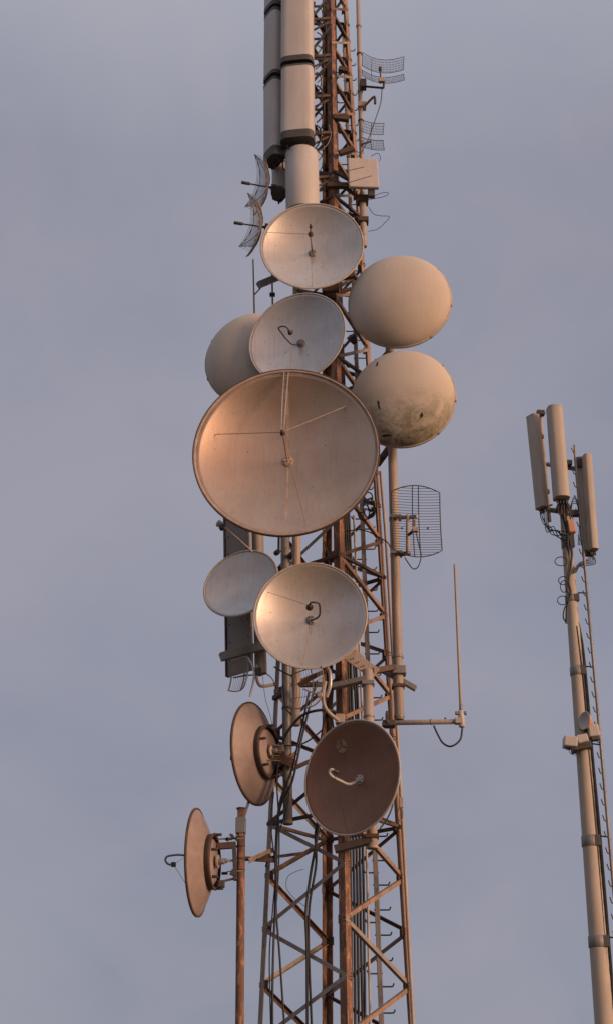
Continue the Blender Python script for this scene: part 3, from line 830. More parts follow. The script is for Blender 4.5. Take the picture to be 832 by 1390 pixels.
panel('topmost left grey panel, only its foot in the picture', a, b, W2, .26, -58, group='large stacked panels', cap_h=.10, top_h=.07)
# round stub antenna under the front panels
a, b = P(411, 290, 21.95), P(409.5, 208, 21.95)
rt_ = Thing('stub_antenna', 'pale round drum shaped cover just above the topmost open dish', 'antenna', a)
rt_.w('cover', MB().lathe([(0, 0), (.30, 0), (.305, .02), (.305, (b - a).length - .05), (.28, (b - a).length - .015), (0, (b - a).length)], 48, a, frame((b - a).normalized())), M_['panel'])
rt_.w('stem', MB().cyl(b - V((0, 0, .02)), b + V((-.04, .1, .6)), .04, 12), M_['darkrust'])
a, b = P(380, 268, 22.4), P(379, 222, 22.4)
t, L = panel('short grey panel peeping out left behind the round drum cover', a, b, .26, .2, -60, group='large stacked panels', cap_h=.05, top_h=.03)
t.w('horn', MB().cyl(P(377, 262, 22.2), P(383, 258, 22.6), .13, 20, .1), M_['cap'])
# support pipe for the panel stack
pole('mounting_pipe', 'dark pipe between the stacked grey panels and the tower', 'pipe', P(424, 300, 22.35), P(419, -40, 22.35), .05, 'darkrust')
for i, py in enumerate((20, 62, 112, 168)):
    pass
st = Thing('panel_bracket', 'dark steel brackets holding the stacked grey panels off the tower', 'bracket', P(430, 110, 22.3))
for py in (25, 75, 130, 180, 240):
    st.w('arm', MB().bar(P(400, py + 4, 22.1), P(447, py, 22.45), .05, .05), M_['darkrust'])
    st.w('arm', MB().bar(P(405, py + 26, 22.1), P(445, py + 6, 22.45), .035, .035), M_['darkrust'])

# tall dark panel, left of the middle
a, b = P(344, 913, 22.35), P(338, 640, 22.35)
tl = Thing('panel_antenna', 'tall dark brown panel rising behind the small plain dish', 'panel antenna', a, group='tall panels')
zz = (b - a).normalized(); zz = V((zz.x, 0, zz.z)).normalized(); L = (b - a).length
def seg(mb, x0, x1, yd, th, z0, z1, mat): pass
fx = basis(-38, 0); M = frame(zz, up=fx.col[1]); x = V((.80, -.60, 0)).normalized(); yb = zz.cross(x).normalized(); x = yb.cross(zz); M = Matrix((x, yb, zz)).transposed()
a0 = P(327, 914, 22.35)
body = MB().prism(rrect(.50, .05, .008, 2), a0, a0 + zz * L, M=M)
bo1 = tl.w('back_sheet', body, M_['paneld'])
mb = MB().prism(rrect(.20, .17, .08, 6), a0 + V((.32, .02, 0)), a0 + V((.32, .02, 0)) + zz * L * 1.0, M=M, smooth=True)
tl.w('cover', mb, M_['cream'])
for k in range(12):
    for xx in (-.19, .19):
        c = a0 + zz * (.25 + k * .31) + x * xx - yb * .026
        tl.w('rivet', MB().cyl(c, c - yb * .01, .012, 8), M_['wire'], bo1)
tl.w('side_lip', MB().prism(rrect(.03, .09, .006, 2), a0 - x * .27, a0 - x * .27 + zz * L, M=M), M_['cap'])
tl.w('mount_bracket', MB().bar(P(368, 775, 22.5), P(390, 770, 22.5), .06, .07), M_['darkrust'])
bo = Thing('support_boom', 'grey beam poking out left under the small plain dish', 'boom', P(380, 872, 22.2))
bo.w('beam', MB().bar(P(300, 892, 21.95), P(390, 868, 22.3), .115, .13), M_['grey'], bevel=.006)
bo.w('clamp', MB().box(P(391, 869, 22.35), (.22, .22, .15)), M_['darkrust'], bevel=.006)
# short vertical bits beside
mb = MB().bar(P(368.5, 744, 22.3), P(368, 700, 22.3), .05, .05)
hr = Thing('support_rod', 'dark hanging rod with a round foot under the huge dish', 'rod', P(378, 752, 22.3))
hr.w('rod', MB().tube([P(378.5, 750, 22.3), P(379, 715, 22.3)], .02, 8), M_['cap'])
hr.w('foot', MB().cyl(P(375, 751, 22.25), P(377.5, 749, 22.35), .045, 16), M_['cap'])
hr.w('link', MB().tube([P(377, 750, 22.3), P(388, 744, 22.4)], .014, 6), M_['cap'])

# ------------------------------------------------------------------ grid antennas
def grid(label, px, py, Y, az, W, H, k=.35, nb=20, nv=0, arc=.08, wire=.0045, mat='wire', el=0, frame_r=.009, gap=None, roll=0, group='wire grid antennas', rails=(-.04, .04), side_plate=None):
    c = P(px, py, Y); M = basis(az, el) @ Matrix.Rotation(R(roll), 3, 'Z')
    t = Thing('grid_antenna', label, 'grid antenna', c, M, group)
    zf = lambda x, y: k * (x * x + y * y)
    hh = lambda x: H / 2 - arc * (abs(x) / (W / 2)) ** 2
    mb = MB()
    for i in range(nb + 1):
        y = -H / 2 + H * i / nb
        if gap and gap[0] < y < gap[1]: continue
        xm = W / 2
        if abs(y) > H / 2 - arc: xm = W / 2 * math.sqrt(max(0, (H / 2 - abs(y)) / arc))
        if xm < .04: continue
        pts = [V((xm * q / 6, y, zf(xm * q / 6, y))) for q in range(-6, 7)]
        mb.tube(pts, wire, 5)
    for i in range(nv):
        x = -W / 2 + W * (i + .5) / nv; h = hh(x)
        segs = [(-h, h)] if not gap else [(-h, gap[0]), (gap[1], h)]
        for s0, s1 in segs:
            mb.tube([V((x, s0 + (s1 - s0) * q / 6, zf(x, s0 + (s1 - s0) * q / 6))) for q in range(7)], wire * .8, 5)
    t.l('grid', mb, M_[mat])
    out = []
    n = 10
    for i in range(n + 1): x = -W / 2 + W * i / n; out.append(V((x, hh(x), zf(x, hh(x)))))
    hs = hh(W / 2)
    for i in range(1, n): y = hs - 2 * hs * i / n; out.append(V((W / 2, y, zf(W / 2, y))))
    for i in range(n + 1): x = W / 2 - W * i / n; out.append(V((x, -hh(x), zf(x, hh(x)))))
    for i in range(1, n): y = -hs + 2 * hs * i / n; out.append(V((-W / 2, y, zf(W / 2, y))))
    if not gap: t.l('frame', MB().tube(out, frame_r, 6, closed=True), M_[mat])
    else:
        mb = MB()
        for s0, s1 in ((-H / 2, gap[0]), (gap[1], H / 2)):
            for x in (-W / 2, W / 2): mb.tube([V((x, s0 + (s1 - s0) * q / 4, zf(x, s0 + (s1 - s0) * q / 4))) for q in range(5)], frame_r, 6)
            for y in (s0, s1): mb.tube([V((W / 2 * q / 6, y, zf(W / 2 * q / 6, y))) for q in range(-6, 7)], frame_r, 6)
        t.l('frame', mb, M_[mat])
    mb = MB()
    for x in rails:
        mb.tube([V((x, -H / 2 + H * q / 8, zf(x, -H / 2 + H * q / 8) - .012)) for q in range(9)], frame_r, 6)
    t.l('back_rail', mb, M_[mat])
    return t
g1 = grid('large wire grid on the right mounting pipe below the stained dome', 564, 710, 21.75, 4, .79, 1.27, k=.22, nb=27, arc=.12, wire=.0045, rails=(-.05, .05))
l = g1
l.w('feed_boom', MB().bar(P(541, 703, 21.9), P(566, 701, 21.6), .06, .05), M_['pale'], bevel=.005)
l.w('feed_boom', MB().bar(P(541, 753, 21.9), P(555, 751, 21.75), .07, .05), M_['darkrust'], bevel=.005)
l.w('mount_post', MB().cyl(P(553, 752, 21.7), P(553, 699, 21.7), .032, 14), M_['pale'])
l.w('feed_box', MB().box(P(563, 719, 21.5), (.09, .08, .08)), M_['rim'], bevel=.008)
l.w('feed_stem', MB().bar(P(562, 721, 21.5), P(561.5, 706, 21.5), .035, .035), M_['rusty'])
l.w('feed_stem', MB().bar(P(562, 719, 21.5), P(553, 727, 21.7), .035, .035), M_['darkrust'])
for sx in (545, 580): l.w('bolt', MB().cyl(P(sx, 717, 21.66), P(sx, 717, 21.72), .018, 8), M_['cap'])
l.w('pigtail_cable', MB().tube(smooth_path([P(564, 722, 21.5), P(568, 740, 21.5), P(571, 755, 21.5), P(567, 769, 21.5), P(560, 772, 21.6), P(552, 762, 21.7), P(549, 757, 21.8)], 6), .009, 6), M_['cable'])
for yy in (703, 752): l.w('clamp', MB().box(P(537.5 if yy > 720 else 536, yy, 22.25), (.2, .2, .06)), M_['grey'], bevel=.01)
l.w('clamp_bar', MB().bar(P(537, 703, 22.2), P(545, 703, 21.8), .05, .05), M_['grey']); l.w('clamp_bar', MB().bar(P(538, 752, 22.2), P(546, 752, 21.8), .05, .05), M_['darkrust'])

g2 = grid('upper wire grid beside the thin pipe near the top right of the tower', 517, 100, 22.5, 8, .82, .55, k=.95, nb=12, nv=30, arc=.03, gap=(-.09, .02), wire=.0032, frame_r=.006, rails=(-.2,), el=-4)
g2.w('feed_boom', MB().tube([P(491, 117, 22.55), P(520, 119.5, 22.3)], .022, 8), M_['darkrust'])
g2.w('feed_box', MB().box(P(517.5, 109, 22.25), (.12, .08, .10)), M_['rim'], bevel=.01)
g2.w('feed_stem', MB().tube([P(516, 105, 22.25), P(515.5, 93, 22.25)], .014, 8), M_['wire'])
g2.w('feed_tip', MB().cyl(P(515.5, 96, 22.25), P(515.5, 91, 22.25), .03, 10), M_['wire'])
g2.w('feed_stem', MB().tube([P(520, 119.5, 22.3), P(521, 108, 22.25)], .02, 8), M_['wire'])
g2.w('clamp', MB().box(P(492.5, 115, 22.5), (.12, .16, .18)), M_['cap'], bevel=.01)
g2.w('pigtail_cable', MB().tube(smooth_path([P(518, 121, 22.3), P(516, 140, 22.3), P(508, 165, 22.35), P(499, 190, 22.4), P(491, 206, 22.4)], 6), .009, 6), M_['cable'])
g3 = grid('lower small wire grid beside the thin pipe above the white box', 503, 188, 22.55, 14, .46, .62, k=.8, nb=12, nv=16, arc=.02, gap=(-.03, .1), wire=.0032, frame_r=.006, rails=(0,), el=-2)
g3.w('mount_arm', MB().tube([P(490, 196, 22.5), P(503, 192, 22.5)], .018, 8), M_['darkrust'])
# umbrella-like grids, upper left
def umbrella_grid(label, px, py, Y, az, el, r, roll, tgt, k=.27):
    c = P(px, py, Y); M = basis(az, el) @ Matrix.Rotation(R(roll), 3, 'Z')
    t = Thing('grid_antenna', label, 'grid antenna', c, M, 'folded looking mesh grids')
    zf = lambda x, y: k * (x * x + y * y) / r - k * r * .5
    n = 30; mb = MB()
    H = lambda x: r * (1 - .24 * (1 - (x / r) ** 2)) if True else r
    for i in range(n + 1):
        x = -r + 2 * r * i / n; h = r * (.80 + .2 * (x / r) ** 2)
        mb.tube([V((x, h * q / 6, zf(x, h * q / 6))) for q in range(-6, 7)], .0036, 5)
        mb.tube([V((h * q / 6, x, zf(x, h * q / 6))) for q in range(-6, 7)], .0036, 5)
    t.l('grid', mb, M_['mesh'])
    ed = []
    for s0 in range(4):
        a_ = s0 * PI / 2
        for q in range(10):
            y = -r + 2 * r * q / 10; x = r * (.80 + .2 * (y / r) ** 2)
            ed.append(V((x * math.cos(a_) - y * math.sin(a_), x * math.sin(a_) + y * math.cos(a_), zf(x, y))))
    t.l('frame', MB().tube(ed, .008, 6, closed=True), M_['mesh'])
    mb = MB()
    for a_ in (PI / 4, 3 * PI / 4):
        for s0 in (-1, 1): mb.tube([V((s0 * q / 5 * r * math.cos(a_) * 1.35, s0 * q / 5 * r * math.sin(a_) * 1.35, zf(q / 5 * r * 1.35, 0) - .01)) for q in range(6)], .006, 6)
    t.l('rib', mb, M_['wire'])
    z0 = -k * r * .5
    t.l('feed_arm', MB().tube([(0, 0, z0 - .1), (0, 0, z0 + .42)], .014, 8), M_['wire'])
    t.l('feed_horn', MB().cyl((0, 0, z0 + .34), (0, 0, z0 + .50), .030, 12), M_['cap'])
    q = t.loc_w(tgt); t.l('mount_arm', MB().tube([(0, 0, z0), (0, 0, z0 - .12), q], .024, 8), M_['wire'])
    t.l('clamp', MB().box((0, 0, z0 - .12), (.13, .16, .1)), M_['cap'], bevel=.01)
    return t
umbrella_grid('upper mesh grid edge on at the left, behind the drum cover', 359, 253, 22.15, -74, 0, .49, 45, P(402, 262, 22.15))
umbrella_grid('lower mesh grid edge on at the left, beside the topmost open dish', 350, 307, 21.8, -76, 0, .49, 45, P(402, 308, 22.15))

g4 = grid('small half folded wire grid at the left end of the grey beam', 331, 916, 21.9, -62, .62, .52, k=.75, nb=2, nv=15, arc=.05, wire=.004, mat='wirelt', roll=-6, rails=(0,))
g4.w('side_plate', MB().tube(smooth_path([P(337, 893, 21.8), P(343.5, 905, 21.75), P(345, 920, 21.75), P(339.5, 946, 21.8)], 5), .018, 6), M_['dish2'])
g4.w('mount_pipe', MB().tube(smooth_path([P(348, 903, 22.0), P(348.5, 918, 22.0), P(351, 928, 22.0), P(357, 931.5, 22.0), P(374, 929, 22.2)], 5), .026, 10), M_['pale'])
g4.w('feed_arm', MB().tube([P(317, 920, 21.8), P(332, 917, 21.8), P(346, 916, 22.0)], .012, 8), M_['wire'])
g4.w('clamp', MB().box(P(351, 912, 22.0), (.1, .1, .12)), M_['cap'], bevel=.008)
g4.w('pigtail_cable', MB().tube(smooth_path([P(352, 914, 22), P(362, 915, 22), P(370, 922, 22.1), P(375, 935, 22.2)], 5), .008, 6), M_['cable'])
g5 = grid('wire grid hanging in front of the tower under the bent arm dish', 424, 935, 21.55, -50, .72, .62, k=.7, nb=3, nv=15, arc=.05, wire=.004, mat='wirelt', roll=-4, rails=(0,))
g5.w('side_plate', MB().tube(smooth_path([P(443, 905, 21.4), P(447.5, 914, 21.35), P(448, 930, 21.35), P(443, 946, 21.4)], 5), .028, 6), M_['dish2'])
g5.w('top_comb', MB().bar(P(405, 930, 21.5), P(440, 911, 21.4), .03, .06), M_['darkrust'])
g5.w('mount_pipe', MB().tube(smooth_path([P(441, 925, 21.5), P(438, 945, 21.5), P(441, 960, 21.5), P(449, 970, 21.6), P(461, 979, 21.8)], 6), .03, 10), M_['pale'])
g5.w('clamp', MB().box(P(461, 976, 21.8), (.14, .12, .14)), M_['pale'], bevel=.01)
g5.w('feed_arm', MB().tube([P(412, 935, 21.4), P(425, 941, 21.4), P(438, 944, 21.45)], .012, 8), M_['wirelt'])
g5.w('feed_box', MB().box(P(434, 943, 21.4), (.09, .08, .08)), M_['rim'], bevel=.01)

# ------------------------------------------------------------------ top right pipe and its things
pole('mounting_pipe', 'thin pale pipe along the right side of the tower top', 'pipe', P(492, 296, 22.6), P(485, -30, 22.6), .042, 'pale',
     collars=[(.38, .04, .055, 'darkrust'), (.5, .05, .055, 'grey'), (.66, .04, .055, 'darkrust'), (.78, .04, .055, 'grey')])
tp = Thing('pipe_stack', 'dark jointed pipe section below the flat white box', 'pipe', P(494, 330, 22.5))
tp.w('shaft', MB().cyl(P(493.5, 335, 22.5), P(491.5, 262, 22.5), .06, 16), M_['pale'])
tp.w('clamp', MB().box(P(493, 300, 22.5), (.18, .18, .1)), M_['darkrust'], bevel=.01)
tp.w('clamp', MB().box(P(492, 272, 22.5), (.2, .2, .14)), M_['darkrust'], bevel=.01)
hk = Thing('bent_pipe', 'short bent pipe stub pointing right between the two small grids', 'pipe', P(492, 146, 22.6))
hk.w('stub', MB().tube(smooth_path([P(492, 147, 22.5), P(500, 138, 22.45), P(506, 132, 22.4)], 3) + smooth_path([P(507.5, 131, 22.4), P(508.5, 134, 22.4), P(508.5, 141, 22.4)], 3), .024, 8), M_['darkrust'])
hk.w('clamp', MB().box(P(491, 144, 22.6), (.16, .16, .12)), M_['rim'], bevel=.01)
wb_ = Thing('flat_panel', 'square flat white box antenna at the right of the tower top', 'panel antenna', P(492.5, 236, 22.2), basis(6, 0) @ Matrix.Rotation(R(2), 3, 'Z'))
wb_.l('body', MB().box((0, 0, 0), (.56, .66, .09)), M_['white'], bevel=.02)
wb_.l('back_bracket', MB().box((0, 0, -.16), (.16, .3, .24)), M_['darkrust'], bevel=.01)
wb_.w('grounding_rod', MB().tube([P(471, 232, 21.95), P(494, 226.5, 21.9)], .008, 6), M_['wirelt'])
wb_.w('grounding_rod', MB().tube([P(472, 248, 21.95), P(504, 238.5, 21.9)], .008, 6), M_['wirelt'])
wb_.w('terminal_box', MB().box(P(503.5, 263, 22.3), (.13, .1, .16)), M_['cap'], bevel=.01)
for k, pts in enumerate(([(497, 272), (505, 270), (520, 267), (526, 264), (525, 261), (514, 263), (504, 268)], [(500, 281), (506, 290), (516, 293), (528, 294), (522, 302), (512, 311), (499, 314)], [(503, 212), (512, 208), (516, 214), (514, 219)], [(489, 208), (480, 205), (474, 212), (476, 219)])):
    wb_.w('loose_cable', MB().tube(smooth_path([P(x, y, 22.4 - .03 * k) for x, y in pts], 5), .006, 6), M_['cable'])

# ------------------------------------------------------------------ whip antenna
wh = Thing('whip_antenna', 'tall thin white whip antenna on a side arm at the right', 'antenna', P(540, 981, 22.15))
wh.w('side_arm', MB().cyl(P(535, 981, 22.15), P(622, 979.5, 22.0), .04, 14), M_['pale'])
wh.w('arm_collar', MB().cyl(P(584, 980, 22.07), P(586, 980, 22.06), .046, 14), M_['grey'])
wh.w('arm_collar', MB().cyl(P(603, 978, 22.04), P(604, 974, 22.04), .014, 8), M_['wire'])
wh.w('base', MB().cyl(P(626.5, 987, 22.0), P(625, 965, 22.0), .048, 16), M_['panel'])
wh.w('base_ring', MB().cyl(P(625, 965, 22), P(624.8, 956, 22), .028, 12), M_['grey'])
wh.w('clamp', MB().box(P(625, 968, 22.0), (.18, .07, .05)), M_['grey'], bevel=.01)
wh.w('clamp', MB().box(P(622, 979, 22.0), (.12, .12, .09)), M_['pale'], bevel=.01)
wh.w('rod', MB().tube([P(624.8, 957, 22.0), P(616.5, 766, 22.0)], [.026, .019], 10), M_['pale'])
wh.w('cable', MB().tube(smooth_path([P(627, 987, 22.0), P(624, 1004, 22.0), P(612, 1013, 22.0), P(601, 1009, 22.05), P(594, 998, 22.1), P(588, 985, 22.1)], 6), .015, 8), M_['cable'])
wh.w('clamp', MB().box(P(527, 983, 22.2), (.2, .2, .09)), M_['cap'], bevel=.01)
wh.w('clamp', MB().box(P(525, 975, 22.15), (.05, .15, .2)), M_['darkrust'], bevel=.01)

# ------------------------------------------------------------------ feeder cables
def cable(label, pts, r, mat='cable', group=None, name='feeder_cable', cat='cable'):
    w = [P(*p) for p in pts]; sm = smooth_path(w, 6)
    o = mesh_obj(name, MB().tube(sm, r, 8), M_[mat], origin=sm[0]); tag(o, label, cat, group); return o
G = 'vertical feeder cables inside the tower'
GL = 'black feeder cable in the thick bundle running up the inside of the tower'
for k in range(5):
    cable(GL, [(478 + k * 4.5 + random.uniform(-1, 1), 1420, 23.3), (477 + k * 4.3, 1300, 23.3), (475 + k * 4.2, 1150, 23.3), (471 + k * 3.8 + random.uniform(-1, 1), 960, 23.25), (466 + k * 3, 800, 23.2), (461 + k * 2.6, 650, 23.15), (455 + k * 2, 400, 23.1), (452 + k * 1.4 + random.uniform(-1, 1), 200, 23.05), (449 + k * 1.3, -20, 23)], .021, group=G)
cable('pale conduit beside the thick black cable bundle', [(477, 1420, 23.0), (474.5, 1300, 23.0), (471.5, 1150, 23.0), (467, 960, 22.9), (462, 700, 22.9), (457, 420, 22.8)], .028, 'pale', name='conduit', cat='conduit')
cable('thin pale rod in the tower right of the black bundle', [(503, 1420, 23.0), (500, 1290, 23.0), (497, 1150, 23.0), (490, 940, 22.95), (480, 700, 22.95)], .02, 'rimlight', name='conduit', cat='conduit')
cable('pale pipe clipped along the outside of the right tower leg', [(562, 1420, 23.0), (555, 1290, 23.0), (546, 1120, 23.0), (536, 950, 23.0), (524, 740, 23.0), (516, 640, 23.0)], .027, 'pale', name='conduit', cat='conduit')
G2 = 'thick cables along the left leg'
cable('thick black cable hanging just inside the left leg, the outer of two', [(369, 1420, 22.3), (371, 1300, 22.3), (375, 1200, 22.3), (377, 1120, 22.3), (384, 1085, 22.2), (397, 1060, 22.1), (410, 1000, 22.0), (424, 945, 22.0), (431, 925, 22.0)], .018, group=G2)
cable('thick black cable inside the left leg that swings inward at its foot', [(388, 1420, 22.3), (380, 1300, 22.3), (375, 1230, 22.3), (374.5, 1150, 22.25), (380, 1090, 22.2), (396, 1045, 22.1), (410, 985, 22.05), (419, 940, 22.0)], .016, group=G2)
cable('thin black cable beside the left leg down to the frame edge', [(370.5, 1420, 22.25), (371, 1290, 22.25), (378, 1190, 22.25), (379, 1120, 22.2), (376, 1060, 22.2), (379, 1030, 22.2)], .012, group=G2)
G3 = 'black cables hanging behind the brown dish'
cable('black cable hanging from behind the brown dish, curving left', [(417, 1420, 22.2), (416.5, 1290, 22.2), (415, 1240, 22.2), (421, 1190, 22.2), (428, 1150, 22.1), (433, 1120, 22.1), (437, 1090, 22.1)], .021, group=G3)
cable('black cable hanging from behind the brown dish, nearer the centre leg', [(424, 1420, 22.25), (419, 1290, 22.25), (420, 1230, 22.25), (428, 1180, 22.2), (429, 1160, 22.2), (428, 1130, 22.15), (435, 1100, 22.1)], .018, group=G3)
cable('thin loose wire looping in the open bay below the brown dish', [(415, 1231, 22.0), (400, 1220, 22.0), (389, 1205, 22.0), (391, 1190, 22.0), (402, 1183, 22.0), (412, 1180, 22.0)], .0045, 'wire')
cable('thick dark conduit arching over the bay beside the brown dish', [(384, 1010, 22.1), (388, 998, 22.0), (398, 983, 21.9), (412, 970, 21.8), (430, 964.5, 21.7), (446, 964, 21.7), (455, 966, 21.8)], .022, 'cable')
cable('dark cable sagging across the tower from the left pipe', [(382, 1012, 22.2), (398, 1012, 22.2), (412, 1009, 22.2), (425, 1001, 22.2), (438, 990, 22.2)], .013)
cable('thin pale wire hanging from the lower grey beam', [(356, 905, 22), (358, 930, 22), (361, 950, 22), (368, 975, 22.1), (370, 990, 22.1)], .005, 'wirelt')
cable('black loop of cable right of the tower below the brown dish', [(515, 1125, 22.2), (524, 1113, 22.2), (531, 1098, 22.2), (533, 1085, 22.25), (531, 1070, 22.3)], .012)
cable('short black cable between the right pipe and the tower near the stained dome', [(512, 620, 22.4), (518, 622, 22.4), (524, 620, 22.4), (527, 612, 22.4)], .012)
cable('black cable crossing from the bundle to the wire grid pipe', [(468, 722, 22.8), (485, 719, 22.6), (500, 722, 22.5), (515, 730, 22.5), (526, 737, 22.4), (532, 750, 22.3)], .010)
cable('curved black cable between the left grey poles', [(372, 905, 22), (384, 912, 22), (396, 918, 22), (404, 925, 22)], .012)
GB = 'sagging cables in the middle bays of the tower'
for k, pts in enumerate(([(384, 930, 22.2), (388, 960, 22.0), (402, 975, 22.0), (420, 990, 22.0), (440, 1010, 22.1)], [(445, 930, 22.0), (441, 960, 22.0), (436, 1000, 22.1), (425, 1060, 22.2), (428, 1110, 22.2)],
        [(452, 925, 22.1), (450, 970, 22.1), (455, 1010, 22.1), (452, 1060, 22.2)], [(380, 1045, 22.2), (392, 1075, 22.2), (388, 1100, 22.2), (379, 1130, 22.3)],
        [(440, 735, 22.6), (446, 760, 22.6), (443, 790, 22.6)], [(372, 1075, 22.2), (368, 1120, 22.2), (374, 1180, 22.3), (370, 1240, 22.3), (366, 1300, 22.3), (368, 1400, 22.3)], [(470, 1160, 22.2), (474, 1200, 22.2), (470, 1260, 22.2), (473, 1330, 22.2), (471, 1410, 22.2)])):
    cable('black cable sagging through the middle bays of the lattice tower', pts, random.choice((.010, .013, .016)), group=GB)
# knot of cables right of the big dish
GK = 'knotted coax loops'
for k in range(6):
    c0 = (497 + random.uniform(-7, 7), 672 + random.uniform(-6, 30)); pts = []
    ra_, rb__ = random.uniform(4, 8), random.uniform(6, 12)
    for q in range(8): a_ = q / 7 * 5.2 + k; pts.append((c0[0] + ra_ * math.cos(a_), c0[1] + rb__ * math.sin(a_), 22.5 + .03 * q))
    cable('black coax loop in the knot right of the huge bronze dish', pts, .012, group=GK)
# cables among the upper panels
GU = 'black jumper loops between the grey panels and the tower'
for k in range(12):
    y0 = 8 + k * 18; pts = []
    x0 = random.uniform(429, 434); amp = random.uniform(4, 9)
    pts = [(x0, y0, 22.2), (x0 + amp * .8, y0 + 5, 22.2), (x0 + amp, y0 + 16, 22.25), (x0 + amp * .4, y0 + 26, 22.3), (x0 - 3, y0 + 32, 22.2)]
    cable('black jumper cable looping between the grey panels and the tower', pts, random.choice((.009, .012, .015)), group=GU)
for k in range(4):
    x0 = 388 + k * 10
    cable('black jumper cable under the front grey panel', [(x0, 190, 21.8), (x0 + random.uniform(-5, 5), 200, 21.75), (x0 + random.uniform(-8, 9), 208, 21.8), (x0 + random.uniform(-4, 8), 216, 22.3)], .011, group='black jumpers under the front grey panel')
cable('black cable from the left panels bending down behind the drum', [(385, 214, 22), (384, 226, 22), (388, 231, 22.2), (396, 228, 22.4)], .013)
cable('thin pale cable looping beside the tower top', [(446, 170, 22.1), (449, 182, 22.1), (444, 196, 22.1), (434, 204, 22.1), (424, 205, 22.1)], .007, 'wirelt')

# clamps and small fittings scattered on the upper tower
for (x, y, Y, w_, h_) in ((463, 160, 22.5, .3, .12), (466, 95, 22.5, .2, .1), (462, 252, 22.4, .5, .10), (459, 376, 22.2, .6, .14), (448, 390, 22.1, .3, .2), (470, 205, 22.4, .3, .1)):
    M = Matrix.Rotation(random.uniform(-.5, .3), 3, 'Y')
    tw.w('cross_clamp', MB().box(P(x, y, Y), (w_, .1, h_), M), M_['darkrust'], bevel=.008)
for (a_, b_) in (((455, 245), (496, 275)), ((452, 232), (484, 250)), ((455, 392), (478, 378)), ((443, 404), (476, 392)), ((477, 300), (490, 330)), ((452, 290), (470, 300))):
    tw.w('cross_arm', MB().bar(P(*a_, 22.4), P(*b_, 22.5), .055, .055), M_['darkrust'])
# spotlight like floodlamp in the gap right of the second open dish
fl = Thing('floodlight', 'small dark lamp fixture in the gap between the domes and second dish', 'lamp', P(480, 460, 22.3))
fl.w('housing', MB().cyl(P(482, 466, 22.3), P(476, 456, 22.2), .05, 14, .09), M_['cap'])
fl.w('bracket', MB().bar(P(474, 456, 22.3), P(486, 452, 22.4), .025, .025), M_['cap'])
sh = Thing('shackle', 'small grey chain shackle hanging on the right leg beside the brown dish', 'shackle', P(543, 1100, 22.8))
pts = [P(543 + 3.5 * math.cos(q * .7), 1106 + 9 * math.sin(q * .7), 22.7) for q in range(9)]
sh.w('ring', MB().tube(pts, .012, 6, closed=True), M_['grey'])
sh.w('hook', MB().box(P(544, 1090, 22.7), (.07, .06, .16)), M_['pale'], bevel=.01)

# ------------------------------------------------------------------ right mast
YM = 26.0
m0, m1 = P(812.5, 1298, YM), P(765.5, 690, YM)
dirm = (m1 - m0).normalized(); base = m0 - dirm * (m0.z / dirm.z)
rb0, rt0 = 12.2 / F * proj(m0)[2], 6.6 / F * proj(m1)[2]
rbase = rb0 + (rb0 - rt0) * (m0.z) / (m1.z - m0.z)
ms = Thing('monopole_mast', 'slim pale tapering mast at the right edge of the picture', 'mast', base)
ms.w('shaft', MB().tube([base, m0, m0.lerp(m1, .5), m1], [rbase, rb0, (rb0 + rt0) / 2, rt0], 32), M_['concrete'])
ms.w('footing', MB().box((base.x, base.y, .05), (1.2, 1.2, .4)), M_['slab'], bevel=.03)
def mp(f): return m0.lerp(m1, f)
def mf(py): return (1298 - py) / (1298 - 690)
def mrad(f): return rb0 + (rt0 - rb0) * f
def mast_f(py):
    lo, hi = 0, 1.1
    for _ in range(40):
        mid = (lo + hi) / 2
        if proj(mp(mid))[1] > py: lo = mid
        else: hi = mid
    return lo
for py, hh_ in ((1287, .20), (1150, .20), (918, .18), (818, .14), (745, .3)):
    f_ = mast_f(py); c = mp(f_)
    bnd = ms.w('band', MB().cyl(c, c + dirm * hh_, mrad(f_) + .014, 28), M_['grey'])
    ms.w('band_clamp', MB().box(c + dirm * hh_ * .5 + V((mrad(f_) * .75, -mrad(f_) * .75, 0)), (.1, .08, hh_ * .95)), M_['cap'], bnd, bevel=.008)
    q = c + dirm * hh_ * .5 + V((mrad(f_), 0, 0))
# stand-off rail with pegs
l0, l1 = P(831.5, 1199, YM - .1), P(780, 622, YM - .1)
dl = (l1 - l0).normalized(); lb = l0 - dl * ((l0.z - .5) / dl.z)
lad = Thing('climbing_ladder', 'thin peg ladder rail running up the right side of the slim mast', 'ladder', lb)
lad.w('rail', MB().tube([lb, l0, l1], .028, 10), M_['grey'])
Lr = (l1 - lb).length; s_ = 2.0; cnt = 0
while s_ < Lr - .2 and cnt < 95:
    c = lb + dl * s_
    lad.w('peg', MB().tube([c + V((.03, 0, -.02)), c + V((-.06, -.03, .03)), c + V((-.085, -.04, .12))], .011, 6), M_['cap']); s_ += .285; cnt += 1
for py in (1013, 1138, 908, 808, 1275):
    f_ = mast_f(py); c = mp(f_); t_ = (c.z - l0.z) / (l1.z - l0.z)
    lad.w('stand_off', MB().tube(smooth_path([c + V((mrad(f_), 0, 0)), (c + l0.lerp(l1, t_)) / 2 + V((0, 0, .03)), l0.lerp(l1, t_)], 4), .014, 6), M_['wire'])
